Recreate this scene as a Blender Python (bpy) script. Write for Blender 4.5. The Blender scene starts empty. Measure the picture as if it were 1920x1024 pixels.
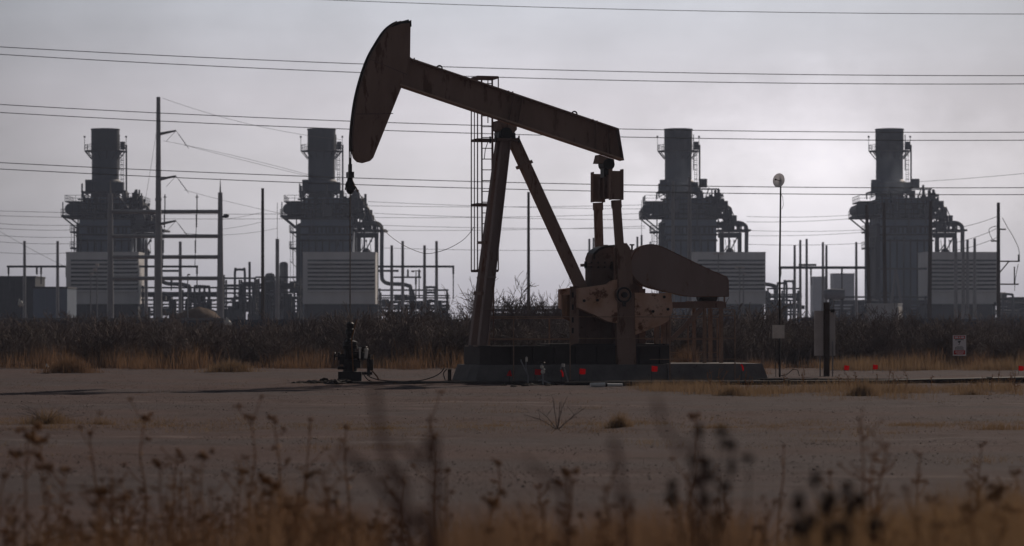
import bpy, math, random
import numpy as np
from mathutils import Vector, Matrix
random.seed(7)
R = math.radians
sc = bpy.context.scene
COL = sc.collection

# ------------------------------------------------------------------ camera
F = 5333.333          # focal length in pixels of the 1920 px wide photograph (100 mm on 36 mm)
H = 1.6               # eye height, horizon at y = 609
HAZE = .00016           # density of the air
cam = bpy.data.cameras.new('camera')
cam.lens = 100; cam.sensor_width = 36
cam.shift_y = 97 / 1920
cam.clip_start = 0.3; cam.clip_end = 6000
cam.dof.use_dof = True; cam.dof.focus_distance = 80; cam.dof.aperture_fstop = 2.3
camo = bpy.data.objects.new('camera', cam); COL.objects.link(camo)
camo.location = (0, 0, H); camo.rotation_euler = (R(90), 0, 0)
sc.camera = camo

# ------------------------------------------------------------------ sky and sun
SUN_EL, SUN_AZ = R(27), R(29.4)      # behind the scene, to the right
w = bpy.data.worlds.new('World'); sc.world = w; w.use_nodes = True
nt = w.node_tree; nt.nodes.clear()
def N(t, **k):
    n = nt.nodes.new(t)
    for a, b in k.items(): setattr(n, a, b)
    return n
L = nt.links.new
def wmath(op, a, b=None, clamp=False):
    n = N('ShaderNodeMath', operation=op, use_clamp=clamp)
    for i, v in enumerate((a, b)):
        if v is None: continue
        if isinstance(v, (int, float)): n.inputs[i].default_value = v
        else: L(v, n.inputs[i])
    return n.outputs[0]
out = N('ShaderNodeOutputWorld')
sky = N('ShaderNodeTexSky', sky_type='NISHITA', sun_disc=False, sun_elevation=SUN_EL, sun_rotation=SUN_AZ,
        air_density=1.0, dust_density=2.5, ozone_density=1.0)
bg1 = N('ShaderNodeBackground'); bg1.inputs[1].default_value = 0.05
L(sky.outputs[0], bg1.inputs[0])
tc = N('ShaderNodeTexCoord'); sx = N('ShaderNodeSeparateXYZ'); L(tc.outputs['Generated'], sx.inputs[0])
X_, Y_, Z_ = sx.outputs
rp = N('ShaderNodeValToRGB')          # veil of cloud: colour by elevation
els = rp.color_ramp.elements
stops = [(0.0, (.585, .55, .60)), (.022, (.70, .68, .725)), (.05, (.745, .72, .762)), (.078, (.722, .695, .752)), (.115, (.615, .635, .70)), (.20, (.235, .26, .30)), (1.0, (.075, .085, .105))]
els[0].position = stops[0][0]; els[0].color = stops[0][1] + (1,)
els[1].position = stops[-1][0]; els[1].color = stops[-1][1] + (1,)
for p, c in stops[1:-1]:
    e = els.new(p); e.color = c + (1,)
L(Z_, rp.inputs[0])
# thin streaks of high cloud and softer low puffs
mp = N('ShaderNodeMapping'); mp.inputs['Scale'].default_value = (5, 5, 42); mp.inputs['Rotation'].default_value = (0, .05, 0)
L(tc.outputs['Generated'], mp.inputs[0])
nz = N('ShaderNodeTexNoise'); nz.inputs['Scale'].default_value = 1.6; nz.inputs['Detail'].default_value = 5; nz.inputs['Roughness'].default_value = .55
L(mp.outputs[0], nz.inputs[0])
mp2 = N('ShaderNodeMapping'); mp2.inputs['Scale'].default_value = (24, 24, 32); L(tc.outputs['Generated'], mp2.inputs[0])
nz2 = N('ShaderNodeTexNoise'); nz2.inputs['Scale'].default_value = 1.0; nz2.inputs['Detail'].default_value = 6; nz2.inputs['Roughness'].default_value = .58
L(mp2.outputs[0], nz2.inputs[0])
streak = wmath('MULTIPLY_ADD', nz.outputs['Fac'], .24); nt.nodes[-1].inputs[2].default_value = .88
puff = wmath('MULTIPLY_ADD', nz2.outputs['Fac'], .34); nt.nodes[-1].inputs[2].default_value = .83
# the veil is brighter towards the hidden sun and dimmer behind the viewer and to the left
dx0 = wmath('SUBTRACT', X_, .03); dx = wmath('SUBTRACT', 1.0, wmath('MULTIPLY', wmath('MULTIPLY', dx0, dx0), 11.0))
front = N('ShaderNodeMapRange'); front.inputs[1].default_value = -1; front.inputs[2].default_value = 1
front.inputs[3].default_value = .47; front.inputs[4].default_value = 1.0; L(Y_, front.inputs[0])
sidem = N('ShaderNodeClamp'); L(dx, sidem.inputs[0]); sidem.inputs[1].default_value = .42; sidem.inputs[2].default_value = 1.0
# bright bank of steam cloud low on the right
vd = N('ShaderNodeVectorMath', operation='SUBTRACT'); L(tc.outputs['Generated'], vd.inputs[0]); vd.inputs[1].default_value = (.108, 1, .040)
vm = N('ShaderNodeVectorMath', operation='MULTIPLY'); L(vd.outputs[0], vm.inputs[0]); vm.inputs[1].default_value = (15, 0, 24)
vl = N('ShaderNodeVectorMath', operation='LENGTH'); L(vm.outputs[0], vl.inputs[0])
bank = wmath('MULTIPLY', wmath('SUBTRACT', wmath('ADD', nz2.outputs['Fac'], .75), vl.outputs['Value'], True), .46)
bank = wmath('ADD', bank, 1.0)
k = wmath('MULTIPLY', wmath('MULTIPLY', streak, wmath('MULTIPLY', puff, bank)), wmath('MULTIPLY', front.outputs[0], sidem.outputs[0]))
bg2 = N('ShaderNodeBackground'); L(rp.outputs[0], bg2.inputs[0]); L(k, bg2.inputs[1])
mx = N('ShaderNodeMixShader'); mx.inputs[0].default_value = .93
L(bg1.outputs[0], mx.inputs[1]); L(bg2.outputs[0], mx.inputs[2]); L(mx.outputs[0], out.inputs[0])

sl = bpy.data.lights.new('sun', 'SUN'); sl.energy = 2.5; sl.angle = R(1.2); sl.color = (1, .86, .74)
so = bpy.data.objects.new('sun', sl); COL.objects.link(so)
sdir = Vector((math.sin(SUN_AZ) * math.cos(SUN_EL), math.cos(SUN_AZ) * math.cos(SUN_EL), math.sin(SUN_EL)))
so.rotation_euler = sdir.to_track_quat('Z', 'Y').to_euler(); so.location = (60, 120, 90)

sc.view_settings.view_transform = 'Standard'; sc.view_settings.look = 'None'
sc.view_settings.exposure = 0.0; sc.view_settings.gamma = 1; sc.view_settings.use_curve_mapping = False
sc.render.engine = 'CYCLES'
sc.cycles.use_denoising = True
sc.cycles.max_bounces = 6; sc.cycles.diffuse_bounces = 3; sc.cycles.glossy_bounces = 2; sc.cycles.volume_bounces = 1
sc.cycles.transparent_max_bounces = 4
sc.cycles.use_fast_gi = False

# ------------------------------------------------------------------ materials (procedural)
def mat(name, c1, c2=None, scale=3.0, rough=.75, metal=0.0, bump=0.0, spots=None, spot_scale=6, spot_cut=.62, stretch=(1, 1, 1), detail=6, spec=.3):
    m = bpy.data.materials.new(name); m.use_nodes = True
    t = m.node_tree; b = t.nodes['Principled BSDF']
    b.inputs['Roughness'].default_value = rough; b.inputs['Metallic'].default_value = metal
    b.inputs['Specular IOR Level'].default_value = spec
    c2 = c2 or tuple(x * .7 for x in c1)
    tc = t.nodes.new('ShaderNodeTexCoord'); mp = t.nodes.new('ShaderNodeMapping'); mp.inputs['Scale'].default_value = stretch
    t.links.new(tc.outputs['Object'], mp.inputs[0])
    n = t.nodes.new('ShaderNodeTexNoise'); n.inputs['Scale'].default_value = scale; n.inputs['Detail'].default_value = detail; n.inputs['Roughness'].default_value = .62
    t.links.new(mp.outputs[0], n.inputs[0])
    r = t.nodes.new('ShaderNodeValToRGB'); r.color_ramp.elements[0].position = .32; r.color_ramp.elements[1].position = .68
    r.color_ramp.elements[0].color = tuple(c1) + (1,); r.color_ramp.elements[1].color = tuple(c2) + (1,)
    t.links.new(n.outputs['Fac'], r.inputs[0]); col = r.outputs[0]
    if spots:
        n2 = t.nodes.new('ShaderNodeTexNoise'); n2.inputs['Scale'].default_value = spot_scale; n2.inputs['Detail'].default_value = 8; n2.inputs['Roughness'].default_value = .7
        t.links.new(mp.outputs[0], n2.inputs[0])
        r2 = t.nodes.new('ShaderNodeValToRGB'); r2.color_ramp.elements[0].position = spot_cut; r2.color_ramp.elements[1].position = spot_cut + .07
        t.links.new(n2.outputs['Fac'], r2.inputs[0])
        x = t.nodes.new('ShaderNodeMix'); x.data_type = 'RGBA'
        t.links.new(r2.outputs[0], x.inputs['Factor']); t.links.new(col, x.inputs['A']); x.inputs['B'].default_value = tuple(spots) + (1,)
        col = x.outputs['Result']
    t.links.new(col, b.inputs['Base Color'])
    if bump:
        bp = t.nodes.new('ShaderNodeBump'); bp.inputs['Strength'].default_value = bump; bp.inputs['Distance'].default_value = .02
        t.links.new(n.outputs['Fac'], bp.inputs['Height']); t.links.new(bp.outputs[0], b.inputs['Normal'])
    return m
M = {}
M['paint'] = mat('jack_paint', (.285, .190, .152), (.215, .135, .103), 1.1, .7, spots=(.12, .058, .034), spot_scale=2.0, spot_cut=.55, bump=.1, stretch=(1.7, 1.7, .45))
M['flange_lit'] = mat('lit_flange_paint', (.46, .33, .26), (.34, .23, .17), 1.5, .85)  # lighter tan: light bounced off the ground, put into the flange colour
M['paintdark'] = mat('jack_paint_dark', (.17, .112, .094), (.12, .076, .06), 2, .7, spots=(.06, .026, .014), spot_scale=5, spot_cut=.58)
M['guard'] = mat('guard_paint', (.275, .205, .185), (.22, .155, .136), 1.2, .65, spots=(.17, .08, .045), spot_scale=2.2, spot_cut=.58, stretch=(1.6, 1.6, .5))
M['rust'] = mat('rusty_iron', (.62, .42, .33), (.45, .25, .155), 1.3, .85, spots=(.15, .062, .030), spot_scale=2.3, spot_cut=.535, bump=.3)
M['rustbrown'] = mat('brown_rust', (.22, .105, .045), (.13, .058, .028), 3, .85, spots=(.05, .02, .012), spot_scale=4, spot_cut=.58)
M['railrust'] = mat('rail_rust', (.32, .215, .16), (.21, .13, .092), 4, .8)
M['iron'] = mat('dark_iron', (.035, .028, .026), (.02, .016, .015), 5, .6, .3)
M['grease'] = mat('greasy_black', (.014, .012, .012), (.022, .018, .016), 6, .45)
M['cable'] = mat('wire_rope', (.03, .025, .023), (.02, .018, .017), 9, .6, .4)
M['rod'] = mat('polished_rod', (.16, .13, .11), (.10, .08, .07), 6, .35, .7)
M['conc'] = mat('pad_concrete', (.20, .185, .18), (.13, .12, .118), 2.2, .9, spots=(.06, .055, .05), spot_scale=2.5, spot_cut=.6, bump=.2)
M['skid'] = mat('skid_steel', (.075, .062, .058), (.05, .04, .037), 2, .7, spots=(.06, .03, .018), spot_scale=4, spot_cut=.63)
M['stack'] = mat('stack_steel', (.042, .056, .080), (.032, .042, .060), .15, .6, stretch=(1, 1, .3))
M['stackdark'] = mat('stack_band', (.024, .028, .036), (.018, .021, .028), .2, .6)
M['casing'] = mat('casing_steel', (.125, .165, .225), (.09, .12, .165), .3, .65, stretch=(1, 1, .25))
M['plantdark'] = mat('plant_dark', (.030, .034, .042), (.02, .023, .028), .6, .7)
M['pipe'] = mat('pipe_grey', (.085, .092, .105), (.055, .06, .07), .5, .55, .2)
M['louvre'] = mat('louvre_sheet', (.74, .73, .72), (.60, .59, .58), .35, .7, stretch=(1, 1, .3))
M['louvredark'] = mat('louvre_gap', (.03, .031, .034), (.022, .023, .026), .5, .8)
M['galv'] = mat('galvanised', (.27, .27, .28), (.20, .20, .21), .8, .36, .1, spec=.6)
M['wood'] = mat('weathered_pole', (.085, .062, .05), (.05, .037, .03), 2, .85, stretch=(4, 4, .3))
M['post'] = mat('old_timber', (.075, .052, .04), (.045, .03, .023), 5, .9, stretch=(5, 5, .4))
M['wire'] = mat('line_wire', (.16, .16, .165), (.12, .12, .125), 1, .5, .5)
M['white'] = mat('white_paint', (.62, .62, .62), (.52, .52, .52), 1.5, .6)
M['offwhite'] = mat('worn_white', (.72, .68, .62), (.60, .56, .52), 8, .7)
M['panelgrey'] = mat('panel_grey', (.60, .56, .54), (.50, .46, .44), 3, .6)
M['plastic'] = mat('white_plastic', (.72, .72, .70), (.60, .60, .58), 12, .5)
M['fence'] = mat('fence_sheet', (.055, .060, .085), (.04, .043, .06), .4, .7)
M['fencerail'] = mat('fence_rail', (.20, .19, .19), (.14, .13, .13), .5, .7)
M['blue'] = mat('blue_sheet', (.05, .08, .19), (.04, .06, .14), .6, .6)
M['signred'] = mat('sign_red', (.60, .05, .055), (.52, .04, .045), 20, .5)
M['signwhite'] = mat('sign_white', (.80, .76, .78), (.72, .69, .72), 20, .5)
M['ink'] = mat('sign_ink', (.02, .02, .022), (.025, .025, .025), 20, .6)
M['twig0'] = mat('mesquite_twig', (.075, .058, .050), (.045, .034, .030), 3, .9)
M['twigpale'] = mat('pale_twig', (.15, .115, .095), (.09, .07, .057), 3, .9)
M['nearstem'] = mat('near_stem', (.17, .085, .062), (.10, .05, .038), 9, .95)
M['headdark'] = mat('seed_head_dark', (.075, .045, .032), (.04, .024, .018), 22, .95)
M['stone'] = mat('gravel', (.26, .205, .19), (.075, .052, .046), 6, .95)
M['pile'] = mat('soil_pile', (.12, .075, .045), (.09, .055, .032), 2, .95, bump=.4)
M['clod'] = mat('dark_clods', (.035, .026, .022), (.02, .015, .013), 9, .95)
M['tank'] = mat('tank_grey', (.20, .205, .22), (.16, .165, .18), .8, .6)

def thin(name, c1, c2, scale, tr=.45, trc=None):     # dry leaves, stems and cloth: light shines through
    m = mat(name, c1, c2, scale, .9, spec=.1); t = m.node_tree; b = t.nodes['Principled BSDF']; o = [n for n in t.nodes if n.type == 'OUTPUT_MATERIAL'][0]
    a = t.nodes.new('ShaderNodeBsdfTranslucent'); x = t.nodes.new('ShaderNodeMixShader'); x.inputs[0].default_value = tr
    src = b.inputs['Base Color'].links[0].from_socket; t.links.new(src, a.inputs[0])
    t.links.new(b.outputs[0], x.inputs[1]); t.links.new(a.outputs[0], x.inputs[2]); t.links.new(x.outputs[0], o.inputs['Surface']); return m
M['straw'] = thin('dry_grass', (.27, .185, .112), (.17, .11, .066), 2.0)
M['straw2'] = thin('russet_grass', (.27, .165, .098), (.15, .09, .056), 1.3)
M['tan'] = thin('tan_grass', (.28, .18, .100), (.17, .10, .054), 1.2)
M['weed'] = thin('weed_stem', (.48, .30, .175), (.30, .185, .105), 9, .35)
M['head'] = thin('seed_head', (.42, .24, .125), (.20, .11, .058), 14, .35)
M['twig'] = thin('mesquite_twig', (.215, .172, .158), (.12, .095, .088), .9, .15)
M['red'] = thin('flag_red', (.80, .012, .02), (.66, .01, .016), 14, .45)
M['radome'] = thin('dish_plastic', (.85, .85, .88), (.78, .78, .80), 5, .45)
# ------------------------------------------------------------------ mesh builder
class MB:
    def __init__(s): s.v = []; s.f = []; s.pc = []; s.free = True
    def mark(s): s.free = False; s.pc.append((len(s.v), len(s.f)))      # a new piece starts here
    def add(s, vs, fs):
        n = len(s.v)
        if s.free: s.pc.append((n, len(s.f)))
        s.v.extend([tuple(p) for p in vs]); s.f.extend([tuple(i + n for i in f) for f in fs]); return s
    def hexa(s, p):
        return s.add(p, [(0, 3, 2, 1), (4, 5, 6, 7), (0, 1, 5, 4), (1, 2, 6, 5), (2, 3, 7, 6), (3, 0, 4, 7)])
    def box(s, c, d, rz=0):
        x, y, z = (q / 2 for q in d); cs, sn = math.cos(rz), math.sin(rz)
        P = [(-x, -y, -z), (x, -y, -z), (x, y, -z), (-x, y, -z), (-x, -y, z), (x, -y, z), (x, y, z), (-x, y, z)]
        return s.hexa([(c[0] + a * cs - b * sn, c[1] + a * sn + b * cs, c[2] + e) for a, b, e in P])
    def lohi(s, a, b):
        return s.box([(p + q) / 2 for p, q in zip(a, b)], [abs(q - p) for p, q in zip(a, b)])
    def bar(s, p0, p1, wd, h, up=(0, 0, 1)):
        p0, p1 = Vector(p0), Vector(p1); d = (p1 - p0).normalized(); u = Vector(up)
        if abs(d.dot(u)) > .99: u = Vector((0, 1, 0))
        sd = d.cross(u).normalized(); u = sd.cross(d)
        q = []
        for p in (p0, p1): q += [p - sd * wd / 2 - u * h / 2, p + sd * wd / 2 - u * h / 2, p + sd * wd / 2 + u * h / 2, p - sd * wd / 2 + u * h / 2]
        return s.add(q, [(0, 3, 2, 1), (4, 5, 6, 7), (0, 1, 5, 4), (1, 2, 6, 5), (2, 3, 7, 6), (3, 0, 4, 7)])
    def ibeam(s, p0, p1, wd, h, tf, tw, up=(0, 0, 1)):
        p0, p1 = Vector(p0), Vector(p1); d = (p1 - p0).normalized(); u = Vector(up)
        sd = d.cross(u).normalized(); u = sd.cross(d)
        o = u * (h / 2 - tf / 2)
        s.bar(p0 + o, p1 + o, wd, tf, up); s.bar(p0 - o, p1 - o, wd, tf, up)
        return s.bar(p0, p1, tw, h - 2 * tf, up)
    def tube(s, pts, r, n=6, cap=True):
        pts = [Vector(p) for p in pts]; m = len(pts)
        rs = r if isinstance(r, (list, tuple)) else [r] * m
        base = len(s.v); prev = None
        if s.free: s.pc.append((base, len(s.f)))
        for i, p in enumerate(pts):
            d = (pts[min(i + 1, m - 1)] - pts[max(i - 1, 0)])
            d = d.normalized() if d.length > 1e-9 else Vector((0, 0, 1))
            if prev is None:
                a = Vector((0, 0, 1)) if abs(d.z) < .9 else Vector((1, 0, 0)); u = d.cross(a).normalized()
            else:
                u = prev - d * prev.dot(d); u = u.normalized() if u.length > 1e-6 else d.orthogonal().normalized()
            prev = u; v = d.cross(u)
            for k in range(n):
                t = 2 * math.pi * k / n; s.v.append(tuple(p + (u * math.cos(t) + v * math.sin(t)) * rs[i]))
        for i in range(m - 1):
            for k in range(n):
                a = base + i * n + k; b = base + i * n + (k + 1) % n; s.f.append((a, b, b + n, a + n))
        if cap and n > 2:
            s.f.append(tuple(base + k for k in reversed(range(n)))); s.f.append(tuple(base + (m - 1) * n + k for k in range(n)))
        return s
    def cyl(s, p0, p1, r0, r1=None, n=12): return s.tube([p0, p1], [r0, r0 if r1 is None else r1], n)
    def prism(s, pts, y0, y1):          # outline in (x, z), extruded along y
        n = len(pts)
        return s.add([(x, y0, z) for x, z in pts] + [(x, y1, z) for x, z in pts],
                     [tuple(range(n)), tuple(reversed(range(n, 2 * n)))] + [(i, i + n, (i + 1) % n + n, (i + 1) % n) for i in range(n)])
    def lathe(s, prof, c=(0, 0, 0), n=24):
        m = len(prof)
        vs = [(c[0] + r * math.cos(2 * math.pi * k / n), c[1] + r * math.sin(2 * math.pi * k / n), c[2] + z) for r, z in prof for k in range(n)]
        fs = [(i * n + k, i * n + (k + 1) % n, (i + 1) * n + (k + 1) % n, (i + 1) * n + k) for i in range(m - 1) for k in range(n)]
        fs += [tuple(reversed(range(n))), tuple((m - 1) * n + k for k in range(n))]
        return s.add(vs, fs)
    def ball(s, c, r, nu=8, nv=5, sc3=(1, 1, 1), jit=0):
        vs = []; fs = []
        for j in range(nv + 1):
            ph = math.pi * j / nv
            for i in range(nu):
                t = 2 * math.pi * i / nu; q = r * (1 + random.uniform(-jit, jit))
                vs.append((c[0] + q * sc3[0] * math.sin(ph) * math.cos(t), c[1] + q * sc3[1] * math.sin(ph) * math.sin(t), c[2] + q * sc3[2] * math.cos(ph)))
        for j in range(nv):
            for i in range(nu):
                fs.append((j * nu + i, (j + 1) * nu + i, (j + 1) * nu + (i + 1) % nu, j * nu + (i + 1) % nu))
        return s.add(vs, fs)
    def ring(s, c, Rr, r, axis='z', a0=0, a1=2 * math.pi, n=20, k=6):
        pts = []
        for i in range(n + 1):
            t = a0 + (a1 - a0) * i / n; a, b = Rr * math.cos(t), Rr * math.sin(t)
            pts.append({'z': (c[0] + a, c[1] + b, c[2]), 'y': (c[0] + a, c[1], c[2] + b), 'x': (c[0], c[1] + a, c[2] + b)}[axis])
        return s.tube(pts, r, k)
    def build(s, name, m, parent=None, off=None, smooth=True, split=False):
        if split and len(s.pc) > 1:                  # every piece becomes an object of its own
            o = None
            for i, (v0, f0) in enumerate(s.pc):
                v1, f1 = s.pc[i + 1] if i + 1 < len(s.pc) else (len(s.v), len(s.f))
                if v1 == v0: continue
                q = MB(); q.v = s.v[v0:v1]; q.f = [tuple(a - v0 for a in f) for f in s.f[f0:f1]]; o = q.build(name, m, parent, off, smooth)
            return o
        me = bpy.data.meshes.new(name)
        v = s.v
        if off is not None: v = [(a - off[0], b - off[1], c - off[2]) for a, b, c in v]
        me.from_pydata(v, [], s.f); me.update()
        me.materials.append(M[m] if isinstance(m, str) else m)
        if smooth:
            me.shade_smooth(); me.set_sharp_from_angle(angle=R(35))
        o = bpy.data.objects.new(name, me); COL.objects.link(o)
        if parent is not None: o.parent = parent
        elif off is not None: o.location = off
        return o
def tag(o, label=None, cat=None, group=None, kind=None):
    if label: o['label'] = label
    if cat: o['category'] = cat
    if group: o['group'] = group
    if kind: o['kind'] = kind
    return o
def thing(name, label, cat, loc=(0, 0, 0), rz=0, group=None):
    o = bpy.data.objects.new(name, None); COL.objects.link(o); o.location = loc; o.rotation_euler = (0, 0, rz); o.empty_display_size = .3
    return tag(o, label, cat, group)
def copy_tree(o, parent=None):
    c = o.copy(); COL.objects.link(c)
    if parent is not None: c.parent = parent
    for ch in list(o.children): copy_tree(ch, c)
    return c
def W(px, py, Y): return Vector(((px - 960) * Y / F, Y, H - (py - 609) * Y / F))
def G(px, py):                       # the ground point seen at a pixel
    Y = F * H / (py - 609); return Vector(((px - 960) * Y / F, Y, 0))
def npmesh(name, v, f, m, smooth=False):
    me = bpy.data.meshes.new(name); v = np.asarray(v, np.float32); f = np.asarray(f, np.int32)
    me.vertices.add(len(v)); me.vertices.foreach_set('co', v.ravel())
    k = f.shape[1]; me.loops.add(f.size); me.loops.foreach_set('vertex_index', f.ravel())
    me.polygons.add(len(f)); me.polygons.foreach_set('loop_start', np.arange(0, f.size, k, dtype=np.int32))
    me.polygons.foreach_set('loop_total', np.full(len(f), k, np.int32))
    me.update(calc_edges=True)
    me.materials.append(M[m] if isinstance(m, str) else m)
    if smooth: me.shade_smooth()
    o = bpy.data.objects.new(name, me); COL.objects.link(o); return o

def tag_check(o):
    n = len(o['label'].split())
    if n > 16 or n < 4: print('LABEL', n, o.name, o['label'])
# ------------------------------------------------------------------ ground
rng = np.random.default_rng(3)
def vnoise(x, y, seed):
    r = np.random.default_rng(seed).random((256, 256))
    xi = np.floor(x).astype(int); yi = np.floor(y).astype(int); fx = x - xi; fy = y - yi
    fx = fx * fx * (3 - 2 * fx); fy = fy * fy * (3 - 2 * fy)
    g = lambda a, b: r[a % 256, b % 256]
    return (g(xi, yi) * (1 - fx) + g(xi + 1, yi) * fx) * (1 - fy) + (g(xi, yi + 1) * (1 - fx) + g(xi + 1, yi + 1) * fx) * fy - .5
def hgt(x, y):
    h = .025 * vnoise(x * .12, y * .10, 1) + .016 * vnoise(x * .4, y * .7, 2) + .018 * vnoise(x * 1.1, y * 2.6, 5) + .016 * vnoise(x * 3.0, y * 5.0, 8)
    st = lambda v, a, b: (lambda t: t * t * (3 - 2 * t))(np.clip((v - a) / (b - a), 0, 1))
    h = h + .016 * st(vnoise(x * .55, y * .8, 11) + .5 * vnoise(x * 1.6, y * 2.1, 12), .06, .16) - .014 * st(vnoise(x * .9, y * 1.3, 13) + .4 * vnoise(x * 2.6, y * 2.9, 14), .12, .22)
    fade = np.clip((112 - y) / 8, 0, 1) * np.clip((y - 2) / 4, 0, 1) * np.clip((26 - np.abs(x)) / 4, 0, 1)
    return h * fade
xs = np.concatenate([[-3200, -1500, -600, -250, -110, -60, -40], np.arange(-28, 28.01, .2), [40, 60, 110, 250, 600, 1500, 3200]])
ys = np.concatenate([[-60, -20, 0, 5], np.arange(9, 112.01, .16), [118, 130, 160, 220, 330, 500, 800, 1400, 2300, 3600]])
gx, gy = np.meshgrid(xs, ys)
gv = np.stack([gx, gy, hgt(gx, gy)], -1).reshape(-1, 3)
nx, ny = len(xs), len(ys)
ii = (np.arange(ny - 1)[:, None] * nx + np.arange(nx - 1)[None]).ravel()
gf = np.stack([ii, ii + 1, ii + nx + 1, ii + nx], -1)
def ground_mat():
    m = bpy.data.materials.new('desert_soil'); m.use_nodes = True; t = m.node_tree; b = t.nodes['Principled BSDF']
    b.inputs['Roughness'].default_value = 1.0; b.inputs['Specular IOR Level'].default_value = .08
    tc = t.nodes.new('ShaderNodeTexCoord')
    def noise(sc_, st, det=6, ro=.6):
        mp = t.nodes.new('ShaderNodeMapping'); mp.inputs['Scale'].default_value = st; t.links.new(tc.outputs['Object'], mp.inputs[0])
        n = t.nodes.new('ShaderNodeTexNoise'); n.inputs['Scale'].default_value = sc_; n.inputs['Detail'].default_value = det; n.inputs['Roughness'].default_value = ro
        t.links.new(mp.outputs[0], n.inputs[0]); return n.outputs['Fac']
    def ramp(f, a, b_, ca, cb):
        r = t.nodes.new('ShaderNodeValToRGB'); r.color_ramp.elements[0].position = a; r.color_ramp.elements[1].position = b_
        r.color_ramp.elements[0].color = ca + (1,); r.color_ramp.elements[1].color = cb + (1,); t.links.new(f, r.inputs[0]); return r.outputs[0]
    def mix(f, a, b_):
        x = t.nodes.new('ShaderNodeMix'); x.data_type = 'RGBA'; t.links.new(f, x.inputs['Factor'])
        for v, nm in ((a, 'A'), (b_, 'B')):
            if isinstance(v, tuple): x.inputs[nm].default_value = v + (1,)
            else: t.links.new(v, x.inputs[nm])
        return x.outputs['Result']
    base = ramp(noise(.35, (1, .6, 1)), .3, .7, (.118, .079, .072), (.165, .112, .103))
    fine = ramp(noise(9, (1, 1, 1), 8, .75), .35, .65, (0, 0, 0), (1, 1, 1))
    c = mix(fine, base, (.085, .056, .051))
    big = ramp(noise(.16, (.6, 1.5, 1), 5, .6), .40, .60, (0, 0, 0), (1, 1, 1))
    c = mix(big, c, (.098, .078, .077))
    dark = ramp(noise(1.1, (.35, 2.2, 1), 8, .75), .57, .66, (0, 0, 0), (1, 1, 1))
    c = mix(dark, c, (.052, .034, .030))
    peb = ramp(noise(26, (1, 1, 1), 4, .8), .60, .66, (0, 0, 0), (1, 1, 1))
    spk = ramp(noise(11, (.5, 1.6, 1), 6, .85), .58, .64, (0, 0, 0), (.85, .85, .85))
    c = mix(spk, c, (.060, .043, .039))
    c = mix(peb, c, (.042, .029, .027))
    pale = ramp(noise(.7, (.3, 2.0, 1), 7, .7), .60, .72, (0, 0, 0), (.7, .7, .7))
    c = mix(pale, c, (.225, .175, .165))
    pale_speck = ramp(noise(21, (1, 1, 1), 3, .7), .66, .70, (0, 0, 0), (.8, .8, .8))  # small pale specks scattered at random over the soil
    c = mix(pale_speck, c, (.30, .25, .235))
    # two pale wheel tracks pressed across the pad
    sp = t.nodes.new('ShaderNodeSeparateXYZ'); t.links.new(tc.outputs['Object'], sp.inputs[0])
    def mm(op, a, b_, cl=False):
        n = t.nodes.new('ShaderNodeMath'); n.operation = op; n.use_clamp = cl
        for i, q in enumerate((a, b_)):
            if isinstance(q, (int, float)): n.inputs[i].default_value = q
            else: t.links.new(q, n.inputs[i])
        return n.outputs[0]
    wob = mm('ADD', mm('MULTIPLY', noise(.22, (1, .1, 1), 2), 2.2), mm('MULTIPLY', sp.outputs[0], .07))
    brk = ramp(noise(.8, (.5, 1, 1), 5, .7), .46, .60, (0, 0, 0), (.75, .75, .75))
    for y0, wd in ((38.6, .30), (40.4, .34), (56.5, .38), (58.3, .38), (30.2, .22)):
        tr = mm('SUBTRACT', 1.0, mm('DIVIDE', mm('ABSOLUTE', mm('SUBTRACT', mm('ADD', sp.outputs[1], wob), y0 + 1.1), 0.0), wd), True)
        bk = t.nodes.new('ShaderNodeSeparateColor'); t.links.new(brk, bk.inputs[0])
        c = mix(mm('MULTIPLY', tr, bk.outputs[0], True), c, (.235, .185, .172))
    t.links.new(c, b.inputs['Base Color'])
    bp = t.nodes.new('ShaderNodeBump'); bp.inputs['Strength'].default_value = .9; bp.inputs['Distance'].default_value = .03
    t.links.new(noise(6, (1, 1, 1), 9, .75), bp.inputs['Height']); t.links.new(bp.outputs[0], b.inputs['Normal'])
    return m
gnd = npmesh('ground', gv, gf, ground_mat(), True)
tag(gnd, kind='structure')
def gz(x, y): return float(hgt(np.array([x], float), np.array([y], float))[0])

# loose stones over the pad (nobody could count them)
ico = np.array([(0, 0, 1), (1, 0, 0), (0, 1, 0), (-1, 0, 0), (0, -1, 0), (0, 0, -1)], float)
icf = np.array([(0, 1, 2), (0, 2, 3), (0, 3, 4), (0, 4, 1), (5, 2, 1), (5, 3, 2), (5, 4, 3), (5, 1, 4)])
def scatter_solids(name, mname, xy, r, flat=.6):
    n = len(xy); v = ico[None] * (1 + rng.uniform(-.35, .35, (n, 6, 3))) * r[:, None, None]
    v[:, :, 2] *= flat; v[:, :, 0] += xy[:, 0, None]; v[:, :, 1] += xy[:, 1, None]
    v[:, :, 2] += (hgt(xy[:, 0], xy[:, 1]) + r * .15)[:, None]
    f = (icf[None] + (np.arange(n) * 6)[:, None, None]).reshape(-1, 3)
    return npmesh(name, v.reshape(-1, 3), f, mname)
n = 150000; yy = 20 + 82 * rng.random(n) ** 1.0; xx = (rng.random(n) - .5) * (yy * .4)
kp = rng.random(n) < np.clip((vnoise(xx * .35, yy * .5, 41) + .6 * vnoise(xx * 1.4, yy * 1.1, 42) + .12) * 1.8, .05, 1); xx, yy = xx[kp], yy[kp]; n = len(xx)
tag(scatter_solids('loose_stones', 'stone', np.stack([xx, yy], -1), .004 + .011 * rng.random(n) ** 3 + .016 * rng.random(n) ** 40), kind='stuff', label='small loose stones scattered over the bare soil pad')

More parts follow.
